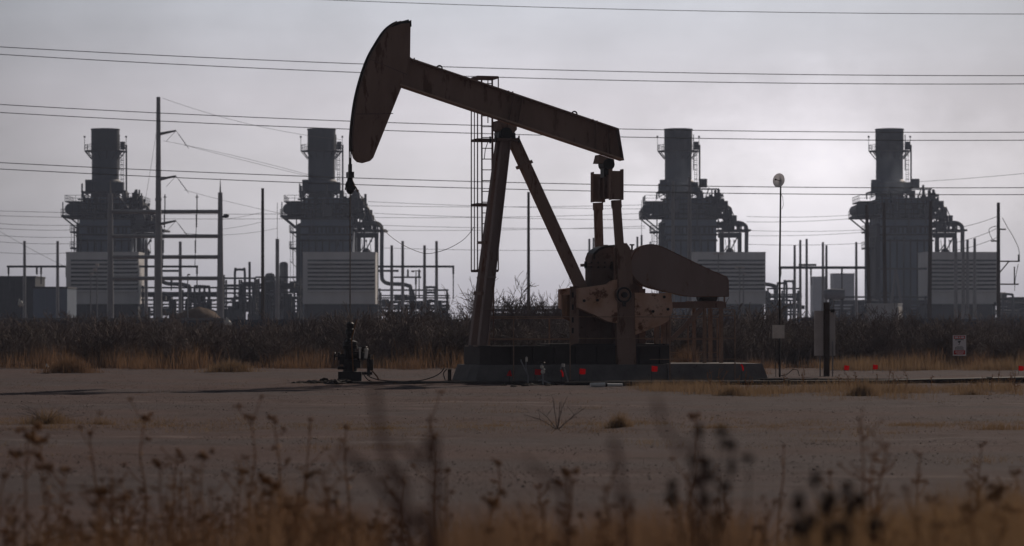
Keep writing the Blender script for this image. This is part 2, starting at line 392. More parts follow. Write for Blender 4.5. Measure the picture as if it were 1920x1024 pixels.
# blades of dry grass: n blades, each a bent strip
def blades(name, mname, xy, hh, wd, lean=.5, z0=None):
    n = len(xy); a = rng.random(n) * 6.283; ln = hh * lean * rng.random(n)
    d = np.stack([np.cos(a), np.sin(a)], -1); a2 = rng.random(n) * 6.283; sd = np.stack([np.cos(a2), np.sin(a2)], -1) * (wd[:, None] / 2)
    z = hgt(xy[:, 0], xy[:, 1]) - .01 if z0 is None else z0
    v = np.zeros((n, 5, 3))
    v[:, 0, :2] = xy - sd; v[:, 1, :2] = xy + sd
    mid = xy + d * (ln * .35)[:, None]; v[:, 2, :2] = mid + sd * .8; v[:, 3, :2] = mid - sd * .8
    v[:, 4, :2] = xy + d * ln[:, None]
    v[:, :2, 2] = z[:, None]; v[:, 2:4, 2] = (z + hh * .55)[:, None]; v[:, 4, 2] = z + hh
    o = np.arange(n)[:, None] * 5
    f = np.concatenate([np.array([[0, 1, 2]]) + o, np.array([[0, 2, 3]]) + o, np.array([[3, 2, 4]]) + o])
    return npmesh(name, v.reshape(-1, 3), f, mname)
def clump_xy(n, ncl, box, sig):
    cx = rng.uniform(box[0], box[1], ncl); cy = rng.uniform(box[2], box[3], ncl); k = rng.integers(0, ncl, n)
    return np.stack([cx[k] + rng.normal(0, sig, n), cy[k] + rng.normal(0, sig * .7, n)], -1), k
# strip of dry grass along the far edge of the pad
xy, k = clump_xy(20000, 150, (-24, 24, 101.0, 107), .42)
fr = 102.2 + 2.2 * vnoise(xy[:, 0] * .25, xy[:, 0] * 0 + 3, 51) + 1.2 * vnoise(xy[:, 0] * 1.1, xy[:, 0] * 0 + 9, 52); kp = xy[:, 1] > fr; xy, k = xy[kp], k[kp]
cl_h = rng.uniform(.12, .88, 150)
gap = np.where((xy[:, 0] > -1) & (xy[:, 0] < 13), .55, 1.0)
left_taller = np.where(xy[:, 0] < -2, 1.12, .9)
o = blades('edge_grass', 'straw2', xy, 1.1 * cl_h[k] * rng.uniform(.5, 1.1, len(xy)) * gap * left_taller, rng.uniform(.006, .016, len(xy)), .5)
tag(o, 'strip of dry russet grass along the far edge of the bare pad', kind='stuff')
xy, k = clump_xy(7000, 60, (11.5, 19.5, 99.5, 104), .42)
o = blades('tan_grass', 'straw', xy, rng.uniform(.2, .62, 60)[k] * rng.uniform(.5, 1.1, len(xy)), rng.uniform(.006, .014, len(xy)), .5)
tag(o, 'pale tan grass around the foot of the warning sign', kind='stuff')
# low fringe of grass beside the flow lines
ncl = 70
cpx = rng.uniform(1215, 1960, ncl); cpy = 733 + rng.normal(0, 4.5, ncl)
cp = np.array([tuple(G(a, b))[:2] for a, b in zip(cpx, cpy)])
k = rng.integers(0, ncl, 15000); xy = cp[k] + rng.normal(0, 1, (15000, 2)) * np.array([.32, .6])
o = blades('flow_line_grass', 'straw', xy, rng.uniform(.05, .36, ncl)[k] * rng.uniform(.4, 1.1, 15000), rng.uniform(.004, .009, 15000), .7)
tag(o, 'low dry grass growing beside the flow lines right of the pump jack', kind='stuff')
# straw litter in windrows across the pad
n = 16000
row = rng.integers(0, 4, n); rowy = np.array([795, 799, 806, 722.])[row]; px = rng.uniform(-60, 1980, n)
dens = vnoise(px * .02, row * 7.3, 21) + .5
py = rowy + rng.normal(0, 2.6, n) + 4 * vnoise(px * .006, row * 3.1, 22)
keep = rng.random(n) < np.clip(dens * 2.4 - 1.0, 0, 1); px, py = px[keep], py[keep]
Yq = F * H / (py - 609); xy = np.stack([(px - 960) * Yq / F, Yq], -1)
tag(blades('straw_litter', 'straw', xy, rng.uniform(.006, .06, len(xy)), rng.uniform(.005, .013, len(xy)), 4.0), 'wisps of dry straw blown into rows across the pad', kind='stuff')

# small scattered tufts
n = 90; tp = np.concatenate([np.stack([rng.uniform(-20, 1940, n), rng.normal(800, 6, n)], -1), np.stack([rng.uniform(-20, 1940, 40), rng.uniform(735, 870, 40)], -1)])
gp_ = np.array([tuple(G(a, b))[:2] for a, b in tp]); k = rng.integers(0, len(tp), 9000); th = rng.uniform(.03, .13, len(tp))
tag(blades('scattered_tufts', 'straw', gp_[k] + rng.normal(0, 1, (9000, 2)) * np.array([.10, .12]) * (1 + 2 * rng.random(len(tp))[k])[:, None], th[k] * rng.uniform(.4, 1.1, 9000), rng.uniform(.003, .006, 9000), .9), 'tiny dry tufts dotted over the bare pad', kind='stuff')
# individual clumps standing on the pad
def clump(px, py, n, rx, h, label, mname='straw', name='grass_tuft', twigs=0, rough=.6):
    g = G(px, py); t = thing(name, label, 'grass clump' if name == 'grass_tuft' else 'dry bush', (g.x, g.y, gz(g.x, g.y)))
    xy = rng.normal(0, 1, (n, 2)) * np.array([rx * .5, rx * .4])
    r = np.sqrt((xy ** 2).sum(1)); hh = h * np.clip(1.1 - r / (rx * 1.4), .15, 1) * rng.uniform(.45, 1.1, n)
    o = blades('blades', mname, xy, hh, rng.uniform(.004, .008, n) * max(1, g.y / 60), rough, z0=np.zeros(n) - .02); o.parent = t
    if twigs:
        mb = MB()
        for i in range(twigs):
            a = random.uniform(0, 6.28); l = random.uniform(.6, 1.3) * rx; hz = random.uniform(.2, 1.1) * h
            p = [Vector((0, 0, 0)), Vector((math.cos(a) * l * .5, math.sin(a) * l * .5, hz * .7)), Vector((math.cos(a) * l, math.sin(a) * l, hz))]
            mb.tube(p, [.006, .004, .002], 3, False)
        mb.build('twig', 'twig', t)
    return t
clump(88, 797, 700, .50, .33, 'spreading tan grass clump with dark wiry stems at the left of the pad', twigs=26)
clump(190, 796, 260, .30, .16, 'low straw tuft right of the wiry clump on the left of the pad')
clump(1162, 803, 520, .24, .31, 'pale upright grass tuft on the pad in front of the pump jack')
clump(1345, 803, 420, .42, .12, 'flat straw clump on the pad right of the upright tuft')
clump(1705, 798, 420, .45, .11, 'flat straw clump on the pad below the electrical panel post')
clump(1870, 806, 600, .62, .17, 'wide ragged straw clump at the right edge of the pad')
clump(930, 799, 240, .36, .09, 'small flat straw clump in the middle of the pad')
clump(735, 803, 220, .3, .08, 'thin scrap of straw lying below the hoses on the pad')
clump(130, 699, 1500, .95, .80, 'large rounded russet bush at the left far edge of the pad', 'straw2', 'dry_bush', 30)
clump(430, 698, 1300, .95, .55, 'broad tan bush left of the wellhead at the far edge of the pad', 'straw', 'dry_bush', 14)
clump(1375, 741, 900, .5, .36, 'dense rounded straw tussock in front of the concrete slab end')
clump(1618, 741, 900, .42, .5, 'tall loose straw tussock in front of the two middle right flags')
clump(1820, 741, 700, .5, .26, 'low straw tussock beside the flow line near the right edge')
clump(1287, 710.2, 1500, .50, 1.15, 'tall pinkish dry bush behind the pump jack motor bench', 'straw2', 'dry_bush', 40)
clump(1412, 701, 700, .5, .62, 'russet dry bush between the concrete slab end and the dish mast', 'straw2', 'dry_bush', 16)
# bare twiggy plant on the pad
g = G(1045, 805); t = thing('bare_twig_plant', 'small leafless plant with few forked twigs in the middle of the pad', 'dry plant', (g.x, g.y, gz(g.x, g.y)))
mb = MB()
for a, hz, l in ((-1.2, .42, .1), (.9, .5, .25), (.3, .33, .45), (2.8, .22, .55), (-2.6, .3, .35), (2.2, .5, .12), (.1, .2, .3)):
    d = Vector((math.cos(a) * l, math.sin(a) * l * .4, hz)); p = d * .55 + Vector((random.uniform(-.03, .03), 0, .03))
    mb.tube([(0, 0, -.02), p * .5, p, d], [.007, .006, .005, .003], 4)
    mb.tube([p, p + Vector((random.uniform(-.15, .15), 0, .15))], [.004, .002], 3)
mb.build('twig', 'twig', t)
# dark clods thrown up beside the wellhead
mb = MB()
for i in range(150):
    u = random.random(); g = G(560 + 90 * u + random.gauss(0, 5), 719 + random.gauss(0, 1.2))
    mb.ball((g.x, g.y, gz(g.x, g.y) + random.uniform(-.02, .06) * u), random.uniform(.04, .13) * (.5 + u * .5), 6, 4, (1.5, 1.2, .7), .25)
tag(mb.build('soil_clods', 'clod'), 'heap of dark oily clods left of the wellhead', kind='stuff')
mb = MB()
for i in range(60):
    g = G(1000 + random.gauss(0, 28), 722 + random.gauss(0, 1.5)); mb.ball((g.x, g.y, gz(g.x, g.y) + .01), random.uniform(.03, .09), 6, 4, (1.6, 1.2, .6), .3)
tag(mb.build('oily_debris', 'clod'), 'dark oily debris around the valves at the pump jack foot', kind='stuff')
# ------------------------------------------------------------------ pump jack
YAW = R(16); PX0, PY0 = .6, 81.0; CY, SY = math.cos(YAW), math.sin(YAW)
def A(px, py, y=0.0):
    q = (px - 960) / F; a = (q * (PY0 + y * CY) - PX0 + y * SY) / (CY - q * SY)
    Yw = PY0 + a * SY + y * CY
    return Vector((a, y, H - (py - 609) / F * Yw))
def AZ(pts, y): return [(p.x, p.z) for p in (A(a, b, y) for a, b in pts)]
def spline(pts, n=6):
    o = []
    for i in range(len(pts) - 1):
        p0, p1, p2, p3 = pts[max(i - 1, 0)], pts[i], pts[i + 1], pts[min(i + 2, len(pts) - 1)]
        for j in range(n):
            t = j / n
            o.append(tuple(.5 * (2 * b + (c - a) * t + (2 * a - 5 * b + 4 * c - d) * t * t + (3 * b - a - 3 * c + d) * t ** 3) for a, b, c, d in zip(p0, p1, p2, p3)))
    return o + [pts[-1]]
JL = (PX0, PY0, 0)
jack = thing('pump_jack', 'large brown steel pump jack with its curved horse head raised, on a concrete pad', 'pump jack', JL, YAW)
# concrete pad under it (a thing of its own)
pad = thing('concrete_pad', 'long low concrete pad with sloping end, carrying the pump jack', 'concrete pad', JL, YAW)
yn, yf = -1.25, 1.25
top = [(868, 686), (1252, 686)]
mb = MB(); p = AZ([(889, 716), (901, 686), (1250, 686), (1250, 716)], yn); p = [(p[0][0], -.05), (p[1][0], .47), (p[2][0], .47), (p[2][0], -.05)]
mb.prism(p, yn, yf); mb.build('slab', 'conc', pad)
q = AZ([(1250, 716), (1250, 684), (1428, 684), (1441, 708)], yn)
mb = MB(); mb.prism([(p[2][0] + .012, -.05), (p[2][0] + .012, .49), (q[2][0], .49), (q[3][0], -.05)], yn - .06, yf + .06); mb.build('end_slab', 'conc', pad)
ZP = .47
def P_(name, mb, m, parent=None): return mb.build(name, m, parent or jack)
# skid
mb = MB(); a0 = A(899, 650, -.75).x; a1 = A(1255, 650, -.75).x
zt = A(900, 649, -.75).z
for y in (-.75, .75): mb.ibeam((a0, y, (ZP + zt) / 2), (a1, y, (ZP + zt) / 2), .26, zt - ZP - .004, .03, .03)
for i in range(7):
    a = a0 + .2 + (a1 - a0 - .4) * i / 6; mb.box((a, 0, (ZP + zt) / 2 - .05), (.16, 1.24, .34))
for i in range(9):
    a = a0 + .3 + (a1 - a0 - .6) * i / 8; mb.box((a, -.815, (ZP + zt) / 2), (.02, .10, zt - ZP - .08))
sk = P_('skid_base', mb, 'skid')
mb = MB(); mb.lohi((a0 - .02, -.86, ZP + .01), (A(918, 650, -.75).x, .86, zt + .012)); P_('front_block', mb, 'skid')
mb = MB(); mb.box(((a0 + a1) / 2 + 1.0, 0, zt + .03), (a1 - a0 - 2.2, 1.2, .05)); P_('deck_plate', mb, 'skid')
# samson post: two front legs, one rear leg
def leg(pb, pt, yb, yt, m='guard'):
    mb = MB(); b = A(*pb, yb); t = A(*pt, yt); mb.ibeam(b, t, .25, .26, .028, .06, (1, 0, 0))
    d = (t - b); mb.box(b + Vector((0, 0, .02)), (.42, .36, .04))
    for u in (.18, .33):
        c = b + d * u; mb.box(c, (.285, .27, .05))
    return P_('samson_leg', mb, m)
leg((904, 650), (949, 258), -.50, -.14); leg((888, 650), (940, 258), .50, .14)
mb = MB(); b = A(1092, 545, 0); t = A(962, 262, 0); d = (b - t).normalized()
mb.bar(t, b, .30, .30, (1, 0, 0)); rl = P_('rear_leg', mb, 'paint')
mb = MB(); c = A(983, 309, 0); mb.bar(c - d * .045, c + d * .045, .40, .42, (1, 0, 0)); P_('collar', mb, 'paint', rl)
mb = MB()
for pc in ((897, 515),): mb.bar(A(890, 550, .42), A(904, 550, -.42), .07, .09)
mb.bar(A(896, 455, .36), A(912, 455, -.36), .06, .08); mb.build('cross_brace', 'paint', jack, split=True)
# head plate, saddle and centre bearing
mb = MB(); c = A(946, 263, 0); mb.box(c, (.62, .74, .07))
mb.bar(A(890, 264, .45), A(942, 264, .30), .10, .08); P_('top_plate', mb, 'paintdark')
mb = MB(); mb.prism(AZ([(934, 262), (936, 247), (966, 249), (967, 262)], -.22), -.24, .24)
mb.cyl(A(950, 250, -.36), A(950, 250, -.36) + Vector((0, .72, 0)), .17, n=16); P_('centre_bearing', mb, 'grease')
mb = MB(); mb.prism(AZ([(934, 226), (969, 238), (969, 243), (964, 249), (944, 249), (933, 243)], -.26), -.28, .28); P_('saddle', mb, 'paint')
mb = MB()
for dx in (-.34, .34): mb.cyl(c + Vector((dx, -.3, -.08)), c + Vector((dx, -.3, .12)), .025, n=6); mb.cyl(c + Vector((dx, .3, -.08)), c + Vector((dx, .3, .12)), .025, n=6)
mb.build('bolt', 'grease', jack, split=True)
# walking beam: wide flange section
tl, tr, br, bl = (A(768, 108, -.2), A(1158, 240, -.2), A(1168, 300, -.2), A(750, 160, -.2))
mb = MB(); tf = .045
def along(p, q, t): return p + (q - p) * t
upn = Vector((-(tr - tl).z, 0, (tr - tl).x)).normalized()
def XZ(v): return (v.x, v.z)
wf = .215
mb.prism([XZ(tl), XZ(tr), XZ(tr - upn * tf), XZ(tl - upn * tf)], -wf, wf)                       # upper flange
mb.prism([XZ(tl - upn * tf), XZ(tr - upn * tf), XZ(br + upn * tf), XZ(bl + upn * tf)], -.02, .02)   # web
beam = P_('walking_beam', mb, 'paint')
mb = MB(); mb.prism([XZ(bl), XZ(br), XZ(br + upn * (tf - .002)), XZ(bl + upn * (tf - .002))], -wf, wf); P_('lower_flange', mb, 'flange_lit', beam)  # lower edge coloured brighter to stand for ground bounce
mb = MB()
for u in (.505, .545, .90, .965):
    t0, b0 = along(tl, tr, u) - upn * (tf + .003), along(bl, br, u - .02) + upn * (tf + .003)
    mb.bar((t0.x, -.112, t0.z), (b0.x, -.112, b0.z), .018, .16, (0, 1, 0)); mb.bar((t0.x, .112, t0.z), (b0.x, .112, b0.z), .018, .16, (0, 1, 0))
mb.build('stiffener', 'paint', beam, split=True)
mb = MB(); dn = (br - tr).normalized(); e = (tr - tl).normalized() * .012
mb.prism([XZ(tr + e), XZ(br + e), XZ(br + e * 3), XZ(tr + e * 3)], -wf, wf); P_('end_plate', mb, 'paintdark', beam)
for px, py in ((824, 128), (1077, 214)):
    c = A(px, py, 0); mb = MB(); mb.ring((c.x, 0, c.z), .075, .022, 'y', -.5, math.pi + .4, 14, 6); P_('lifting_eye', mb, 'grease', beam)
mb = MB()
for u, v in ((.012, .03), (.03, .05), (.045, .02), (.48, .03), (.5, .045), (.89, .03), (.91, .03)):
    c = along(tl, tr, u); mb.cyl((c.x, .0, c.z - .01), (c.x, .0, c.z + v + .02), .02, n=6)
mb.build('bolt', 'paintdark', beam, split=True)
# horse head
hw = .17
curve = [(752, 41), (741, 45), (725, 58), (709, 82), (694, 109), (681, 145), (671, 184), (665, 224), (662, 260), (663, 283)]
cur = spline(curve, 5)
outl = cur + [(667, 296), (674, 303), (684, 305), (694, 302), (700, 296), (752, 166), (769, 112), (770, 40)]
mb = MB(); mb.prism(AZ(outl, -hw), -hw, hw); head = P_('horse_head', mb, 'paint')
mb = MB()
for p0, p1 in (((694, 111), (763, 140)), ((668, 214), (737, 213))): a, b = A(*p0, -hw), A(*p1, -hw); mb.bar((a.x, -hw - .004, a.z), (b.x, -hw - .004, b.z), .006, .022, (0, 0, 1))
mb.build('weld_seam', 'paintdark', head, split=True)
cz = AZ(cur, -hw); mb = MB()
inn = []
for i, pz in enumerate(cz):
    a, b = cz[max(i - 1, 0)], cz[min(i + 1, len(cz) - 1)]; tx, tz = b[0] - a[0], b[1] - a[1]; l = math.hypot(tx, tz); inn.append((tz / l, -tx / l))
outer = [(p[0] + n[0] * .03, p[1] + n[1] * .03) for p, n in zip(cz, inn)]
inner = [(p[0] + n[0] * .003, p[1] + n[1] * .003) for p, n in zip(cz, inn)]
mb.prism(outer + inner[::-1], -hw - .03, hw + .03); P_('curved_track', mb, 'paintdark', head)
mb = MB(); mb.prism(AZ([(729, 49), (741, 43.5), (752, 40), (766, 36.5), (767, 40), (771, 37.5), (771.5, 50), (768.5, 50), (768.5, 43), (752, 44.5), (735, 51)], -hw), -hw - .02, hw + .02); P_('head_cap', mb, 'grease', head)
# wire bridle, carrier bar and polished rod
zc = A(658, 330, 0); xr = zc.x
for y in (-.10, .10):
    pts = [(p[0] + n[0] * .045, y, p[1] + n[1] * .045) for p, n in zip(cz, inn)][3:]
    i = min(range(len(pts)), key=lambda k: pts[k][0])
    pts = [q for q in pts[:i + 1]]
    xl = pts[-1][0]; pts += [(xl, y, A(0, 316, 0).z)]
    mb = MB(); mb.tube(pts, .017, 6); P_('bridle_cable', mb, 'cable')
    xr = xl
def J(x, y, py): return Vector((x, y, A(658, py, 0).z))
mb = MB(); mb.cyl(J(xr, -.1, 308), J(xr, -.1, 330), .035, n=8); mb.cyl(J(xr, .1, 308), J(xr, .1, 330), .035, n=8)
mb.box(J(xr, 0, 328), (.15, .36, .16)); mb.lathe([(.05, -.30), (.10, -.24), (.14, -.12), (.14, -.02), (.09, .08), (.06, .25)], J(xr, 0, 344), 12)
mb.box(J(xr, 0, 354), (.24, .30, .07)); cbr = P_('carrier_bar', mb, 'grease')
mb = MB(); mb.cyl(J(xr, 0, 355), J(xr, 0, 361), .05, n=8); mb.tube([J(xr, -.1, 345), J(xr + .12, -.12, 350), J(xr + .2, -.1, 360)], .02, 5); P_('rod_clamp', mb, 'rustbrown', cbr)
mb = MB(); mb.cyl(J(xr, 0, 296), J(xr, 0, 700), .019, n=8); P_('polished_rod', mb, 'rod')
e = A(893, 425, .9); s0 = J(xr + .16, -.05, 350); pts = []
for px, py in ((668, 351), (690, 392), (716, 428), (750, 456), (790, 474), (815, 474), (845, 464), (872, 447), (890, 424)):
    u = (px - 668) / 222; pts.append(A(px, py, .9 * u))
mb = MB(); mb.tube([tuple(q) for q in spline([tuple(q) for q in pts], 3)], .008, 4); P_('load_cable', mb, 'cable')
# equaliser and its bearing
mb = MB(); mb.prism(AZ([(1124, 290), (1151, 299), (1152, 307), (1120, 306)], -.2), -.22, .22); P_('tail_bearing_block', mb, 'paint')
mb = MB(); mb.cyl(A(1137, 309, 0) + Vector((0, -.25, 0)), A(1137, 309, 0) + Vector((0, .25, 0)), .17, n=16); c = A(1137, 322, 0); mb.box(c, (.26, .34, .34)); P_('tail_bearing', mb, 'grease')
mb = MB(); ez0, ez1 = A(1137, 330, 0).z, A(1137, 374, 0).z; ec = A(1138, 350, 0)
PLN = .85
mb.box((ec.x, 0, (ez0 + ez1) / 2 + .02), (.16, 2 * PLN - .3, abs(ez0 - ez1)))
for sgn in (-1, 1): mb.box((ec.x, sgn * .22, (ez0 + ez1) / 2), (.30, .03, abs(ez0 - ez1) * .9))
eq = P_('equaliser', mb, 'paintdark')
for sgn in (-1, 1):
    mb = MB(); mb.box((ec.x, sgn * PLN, (ez0 + ez1) / 2 + .03), (.33, .10, abs(ez0 - ez1) + .14)); mb.box((ec.x - .17, sgn * PLN, (ez0 + ez1) / 2 + .05), (.03, .24, abs(ez0 - ez1) + .20))
    mb.box((ec.x + .17, sgn * PLN, (ez0 + ez1) / 2 + .05), (.03, .24, abs(ez0 - ez1) + .20)); P_('joint_plate', mb, 'paint', eq)
# pitman arms: hang from the equaliser to the crank pins
crank_pin = A(1169, 553, -1.08); cx_, cz_ = crank_pin.x, crank_pin.z
for sgn in (-1, 1):
    mb = MB(); t = Vector((ec.x, sgn * PLN, ez1 - .06)); b = Vector((cx_, sgn * 1.05, cz_))
    mb.bar(t, t + (b - t) * .08, .28, .12, (0, 1, 0)); mb.bar(t + (b - t) * .08, b, .24, .11, (0, 1, 0))
    mb.cyl(b + Vector((0, -.08 * 1, 0)), b + Vector((0, .08, 0)), .25, n=20)
    pm = P_('pitman_arm', mb, 'paint')
    mb = MB(); mb.ring(tuple(b + Vector((0, sgn * .085, 0))), .20, .03, 'y', 0, 6.283, 20, 6); mb.cyl(b + Vector((0, sgn * .03, 0)), b + Vector((0, sgn * .17, 0)), .085, n=8)
    mb.box(b + Vector((.0, sgn * .1, -.25)), (.09, .06, .16)); P_('wrist_pin', mb, 'grease', pm)
# cranks with bolted counterweights
hub = A(1163, 498, -.9)
for sgn in (-1, 1):
    yo, yi = sgn * .96, sgn * .78
    mb = MB(); o = [(1152, 466), (1160, 456), (1174, 456), (1181, 466), (1188, 560), (1192, 686), (1157, 686), (1154, 560)]
    mb.prism(AZ(o, -.9), min(yo, yi), max(yo, yi)); ck = P_('crank', mb, 'paint')
    mb = MB()
    mb.prism(AZ([(1083, 541), (1140, 533), (1147, 527), (1155.5, 524), (1155.5, 606), (1138, 603), (1107, 588), (1083, 577)], -.9), sgn * 1.0 if sgn < 0 else .7, -.7 if sgn < 0 else 1.0)
    P_('counterweight', mb, 'rust', ck)
    mb = MB()
    o = [(1188, 549), (1240, 550), (1257, 549)] + spline([(1257, 560), (1259, 580), (1252, 600), (1234, 611), (1215, 618)], 3) + [(1197, 625), (1189.5, 628)]
    mb.prism(AZ(o, -.9), sgn * 1.0 if sgn < 0 else .7, -.7 if sgn < 0 else 1.0)
    P_('counterweight', mb, 'rust', ck)
    mb = MB()
    for px, py in ((1093, 564), (1118, 563), (1243, 557), (1250, 580), (1222, 584)):
        b = A(px, py, -.9); mb.cyl((b.x, sgn * .99, b.z), (b.x, sgn * 1.035, b.z), .045, n=6)
    mb.build('bolt', 'grease', ck, split=True)
mb = MB(); mb.cyl((hub.x, -1.02, hub.z), (hub.x, 1.02, hub.z), .13, n=16); P_('crank_shaft', mb, 'grease')
# slotted support column at the left of the counterweights
mb = MB(); o = AZ([(1069, 537), (1084, 537), (1084, 642), (1069, 648)], -.72); mb.prism(o, -.76, -.68); mb.box((A(1083, 540, -.4).x + .12, -.4, A(0, 540, -.5).z), (.5, .7, .05)); sc_ = P_('support_column', mb, 'paint')
mb = MB()
for py in (553, 576, 600, 620):
    c = A(1074, py, -.765); mb.box((c.x, -.764, c.z), (.05, .012, .15))
mb.build('slot', 'grease', sc_, split=True)
# brown far guard box left of the column
mb = MB(); mb.prism(AZ([(1060, 553), (1086, 552), (1086, 606), (1075, 603), (1060, 595)], .3), .12, .62); P_('brake_cover', mb, 'rustbrown')
# gearbox and pedestal
o = [(1109, 540), (1109, 484)] + spline([(1112, 476), (1122, 468), (1134, 463), (1150, 461), (1166, 463)], 3) + [(1190, 470), (1205, 490), (1205, 545)]
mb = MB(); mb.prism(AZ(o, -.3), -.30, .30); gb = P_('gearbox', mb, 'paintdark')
mb = MB(); c = A(1150, 497, -.3); x0 = A(1105, 497, -.3).x; x1 = A(1207, 497, -.3).x
mb.lohi((x0 - .06, -.37, c.z - .04), (x1, .37, c.z + .04)); P_('flange', mb, 'paintdark', gb)
mb = MB()
for i in range(6): mb.cyl((x0 + .05 + i * .2, -.345, c.z - .09), (x0 + .05 + i * .2, -.345, c.z + .09), .025, n=6)
mb.cyl((x0 - .08, -.2, c.z - .10), (x0 - .08, -.2, c.z + .10), .04, n=8)
mb.build('bolt', 'grease', gb, split=True)
b = A(1185, 467, 0); mb = MB(); mb.cyl((b.x, 0, b.z - .05), (b.x, 0, b.z + .10), .03, n=8); mb.cyl((b.x, 0, b.z + .10), (b.x, 0, b.z + .14), .075, n=8); P_('breather', mb, 'grease', gb)
mb = MB(); o = [(1112, 485)] + spline([(1113, 474), (1122, 466), (1134, 461), (1152, 459)], 3) + [(1152, 462), (1135, 465), (1123, 470), (1115, 478), (1115, 487)]
mb.prism(AZ(o, -.3), -.34, .34); P_('brake_band', mb, 'grease', gb)
zp0 = zt + .055; zp1 = A(1150, 541, -.3).z
mb = MB(); xa, xb = A(1086, 600, -.35).x, A(1210, 600, -.35).x
mb.lohi((xa, -.36, zp0), (xb, .36, zp1 - .002)); 
for i in range(5):
    x = xa + (xb - xa) * (i + .5) / 5; mb.box((x, -.39, (zp0 + zp1) / 2), (.03, .055, zp1 - zp0 - .05))
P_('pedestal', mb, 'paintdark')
mb = MB()
for px in (1243, 1252, 1230): 
    x = A(px, 620, -.5).x; mb.lohi((x - .06, -.62, zp0), (x + .06, -.5, A(0, 600, -.5).z - (.0 if px != 1230 else .1)))
mb.build('stand_post', 'railrust', jack, split=True)
# belt guard
o = spline([(1184, 512), (1182.5, 498), (1185, 482), (1192, 470), (1203, 462), (1216, 458.5), (1232, 460), (1250, 467)], 4) + [(1335, 508), (1362, 519), (1365.5, 525), (1366, 556), (1300, 556.5), (1283, 555), (1240, 545), (1222, 541)] + spline([(1212, 537.5), (1200, 531), (1190, 522), (1184, 512)], 3)[:-1]
mb = MB(); mb.prism(AZ(o, -.66), -.66, -.36); bgd = P_('belt_guard', mb, 'guard')
og = AZ(o, -.66); cx0 = sum(p[0] for p in og) / len(og); cz0 = sum(p[1] for p in og) / len(og)
mb = MB()
for i in range(len(og)):
    a, b = og[i], og[(i + 1) % len(og)]
    mb.bar((a[0], -.662, a[1]), (b[0], -.662, b[1]), .02, .018, (0, 1, 0))
P_('guard_rim', mb, 'rustbrown', bgd)
# motor bench: beam, posts, brace, motor
mb = MB(); a, b = A(1257, 572, -.45), A(1361, 572, -.45)
for y in (-.45, .45): mb.ibeam((a.x, y, a.z), (b.x, y, a.z), .14, .17, .02, .02)
mb.box((b.x - .5, 0, a.z + .10), (.9, .7, .03)); bench = P_('motor_bench', mb, 'paint')
mb = MB()
for px, wd in ((1321, .075), (1352, .09)):
    x = A(px, 620, -.45).x; mb.lohi((x - wd / 2, -.51, .5), (x + wd / 2, -.39, a.z - .09))
    mb.lohi((x - wd / 2, .39, .5), (x + wd / 2, .51, a.z - .09))
mb.build('bench_post', 'railrust', bench, split=True)
mb = MB(); mb.bar(A(1316, 579, -.45), A(1258, 638, -.45), .10, .12); P_('brace', mb, 'paint', bench)
mb = MB(); c = A(1327, 560, 0); mb.cyl((c.x - .3, 0, a.z + .27), (c.x + .25, 0, a.z + .27), .16, n=14); mb.box((c.x, 0, a.z + .14), (.4, .3, .06)); P_('motor', mb, 'iron')
mb = MB(); x = A(1357, 560, -.45).x; mb.cyl((x, -.5, a.z + .08), (x, -.5, a.z + .32), .025, n=6); P_('guard_stay', mb, 'railrust', bgd)
# ladder with safety cage, behind the samson post
yl = .75
lad = None; mb = MB()
for px in (903, 923):
    mb.tube([A(px, 150, yl), A(px + 1.5 if px < 910 else px + 3, 640, yl)], .024, 6)
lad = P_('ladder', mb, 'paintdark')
mb = MB()
for i in range(24):
    py = 157 + i * 20.2; mb.tube([A(903, py, yl), A(923.5, py, yl)], .014, 5)
mb.build('rung', 'paintdark', lad, split=True)
mb = MB()
def hoop(py, x0=888, x1=931):
    z = A(900, py, yl).z; p0 = A(x0, py, yl + .35); p1 = A(x1, py, yl - .35)
    xa, xb = A(x0 + 4, py, yl).x - .03, A(x1 - 4, py, yl).x + .03
    P = [(xa, yl - .30, z), (xb, yl - .30, z), (xb, yl + .38, z), (xa, yl + .38, z)]
    for i in range(4): mb.bar(P[i], P[(i + 1) % 4], .014, .07)
    return P
tops = hoop(146); hoop(263); hoop(384); bots = hoop(508)
for t, b in zip(tops, bots): mb.tube([t, b], .019, 5)
mid = lambda p, q: tuple((Vector(p) + Vector(q)) / 2)
mb.tube([mid(tops[0], tops[3]), mid(bots[0], bots[3])], .016, 5); mb.tube([mid(tops[0], tops[1]), (mid(tops[0], tops[1])[0], yl - .3, A(0, 210, 0).z)], .016, 5)
P_('safety_cage', mb, 'paintdark', lad)
mb = MB(); mb.tube([A(915, 266, yl), A(910, 280, yl), A(908, 298, yl)], .012, 4); P_('hanging_cord', mb, 'cable', lad)

# guard rail fence round the crank side
gr = thing('guard_rail', 'thin rusty pipe guard rail in front of the pump jack crank', 'guard rail', JL, YAW)
yr = -1.62
for px, pt in ((963, 594), (1069, 594), (1256, 592), (1378, 581)):
    b = A(px, 700, yr); t = A(px, pt, yr); mb = MB(); mb.tube([(b.x, yr, 0), (b.x, yr, t.z)], .017, 6); mb.build('post', 'railrust', gr)
for x0, x1, py in ((917, 1256, 594), (917, 1378, 635), (1256, 1378, 592), (1218, 1378, 674), (1330, 1378, 581)):
    p0, p1 = A(x0, py, yr - .03), A(x1, py, yr - .03); p1.z = p0.z; mb = MB(); mb.tube([p0, p1], .013, 6); mb.build('rail', 'railrust', gr)
gr2 = thing('guard_rail', 'rusty pipe guard rail on the far side of the pump jack, behind the bench', 'guard rail', JL, YAW)
yr = 1.65
for px in (917, 1030, 1290, 1345):
    b = A(px, 700, yr); t = A(px, 597, yr); mb = MB(); mb.tube([(b.x, yr, 0), (b.x, yr, t.z)], .025, 6); mb.build('post', 'railrust', gr2)
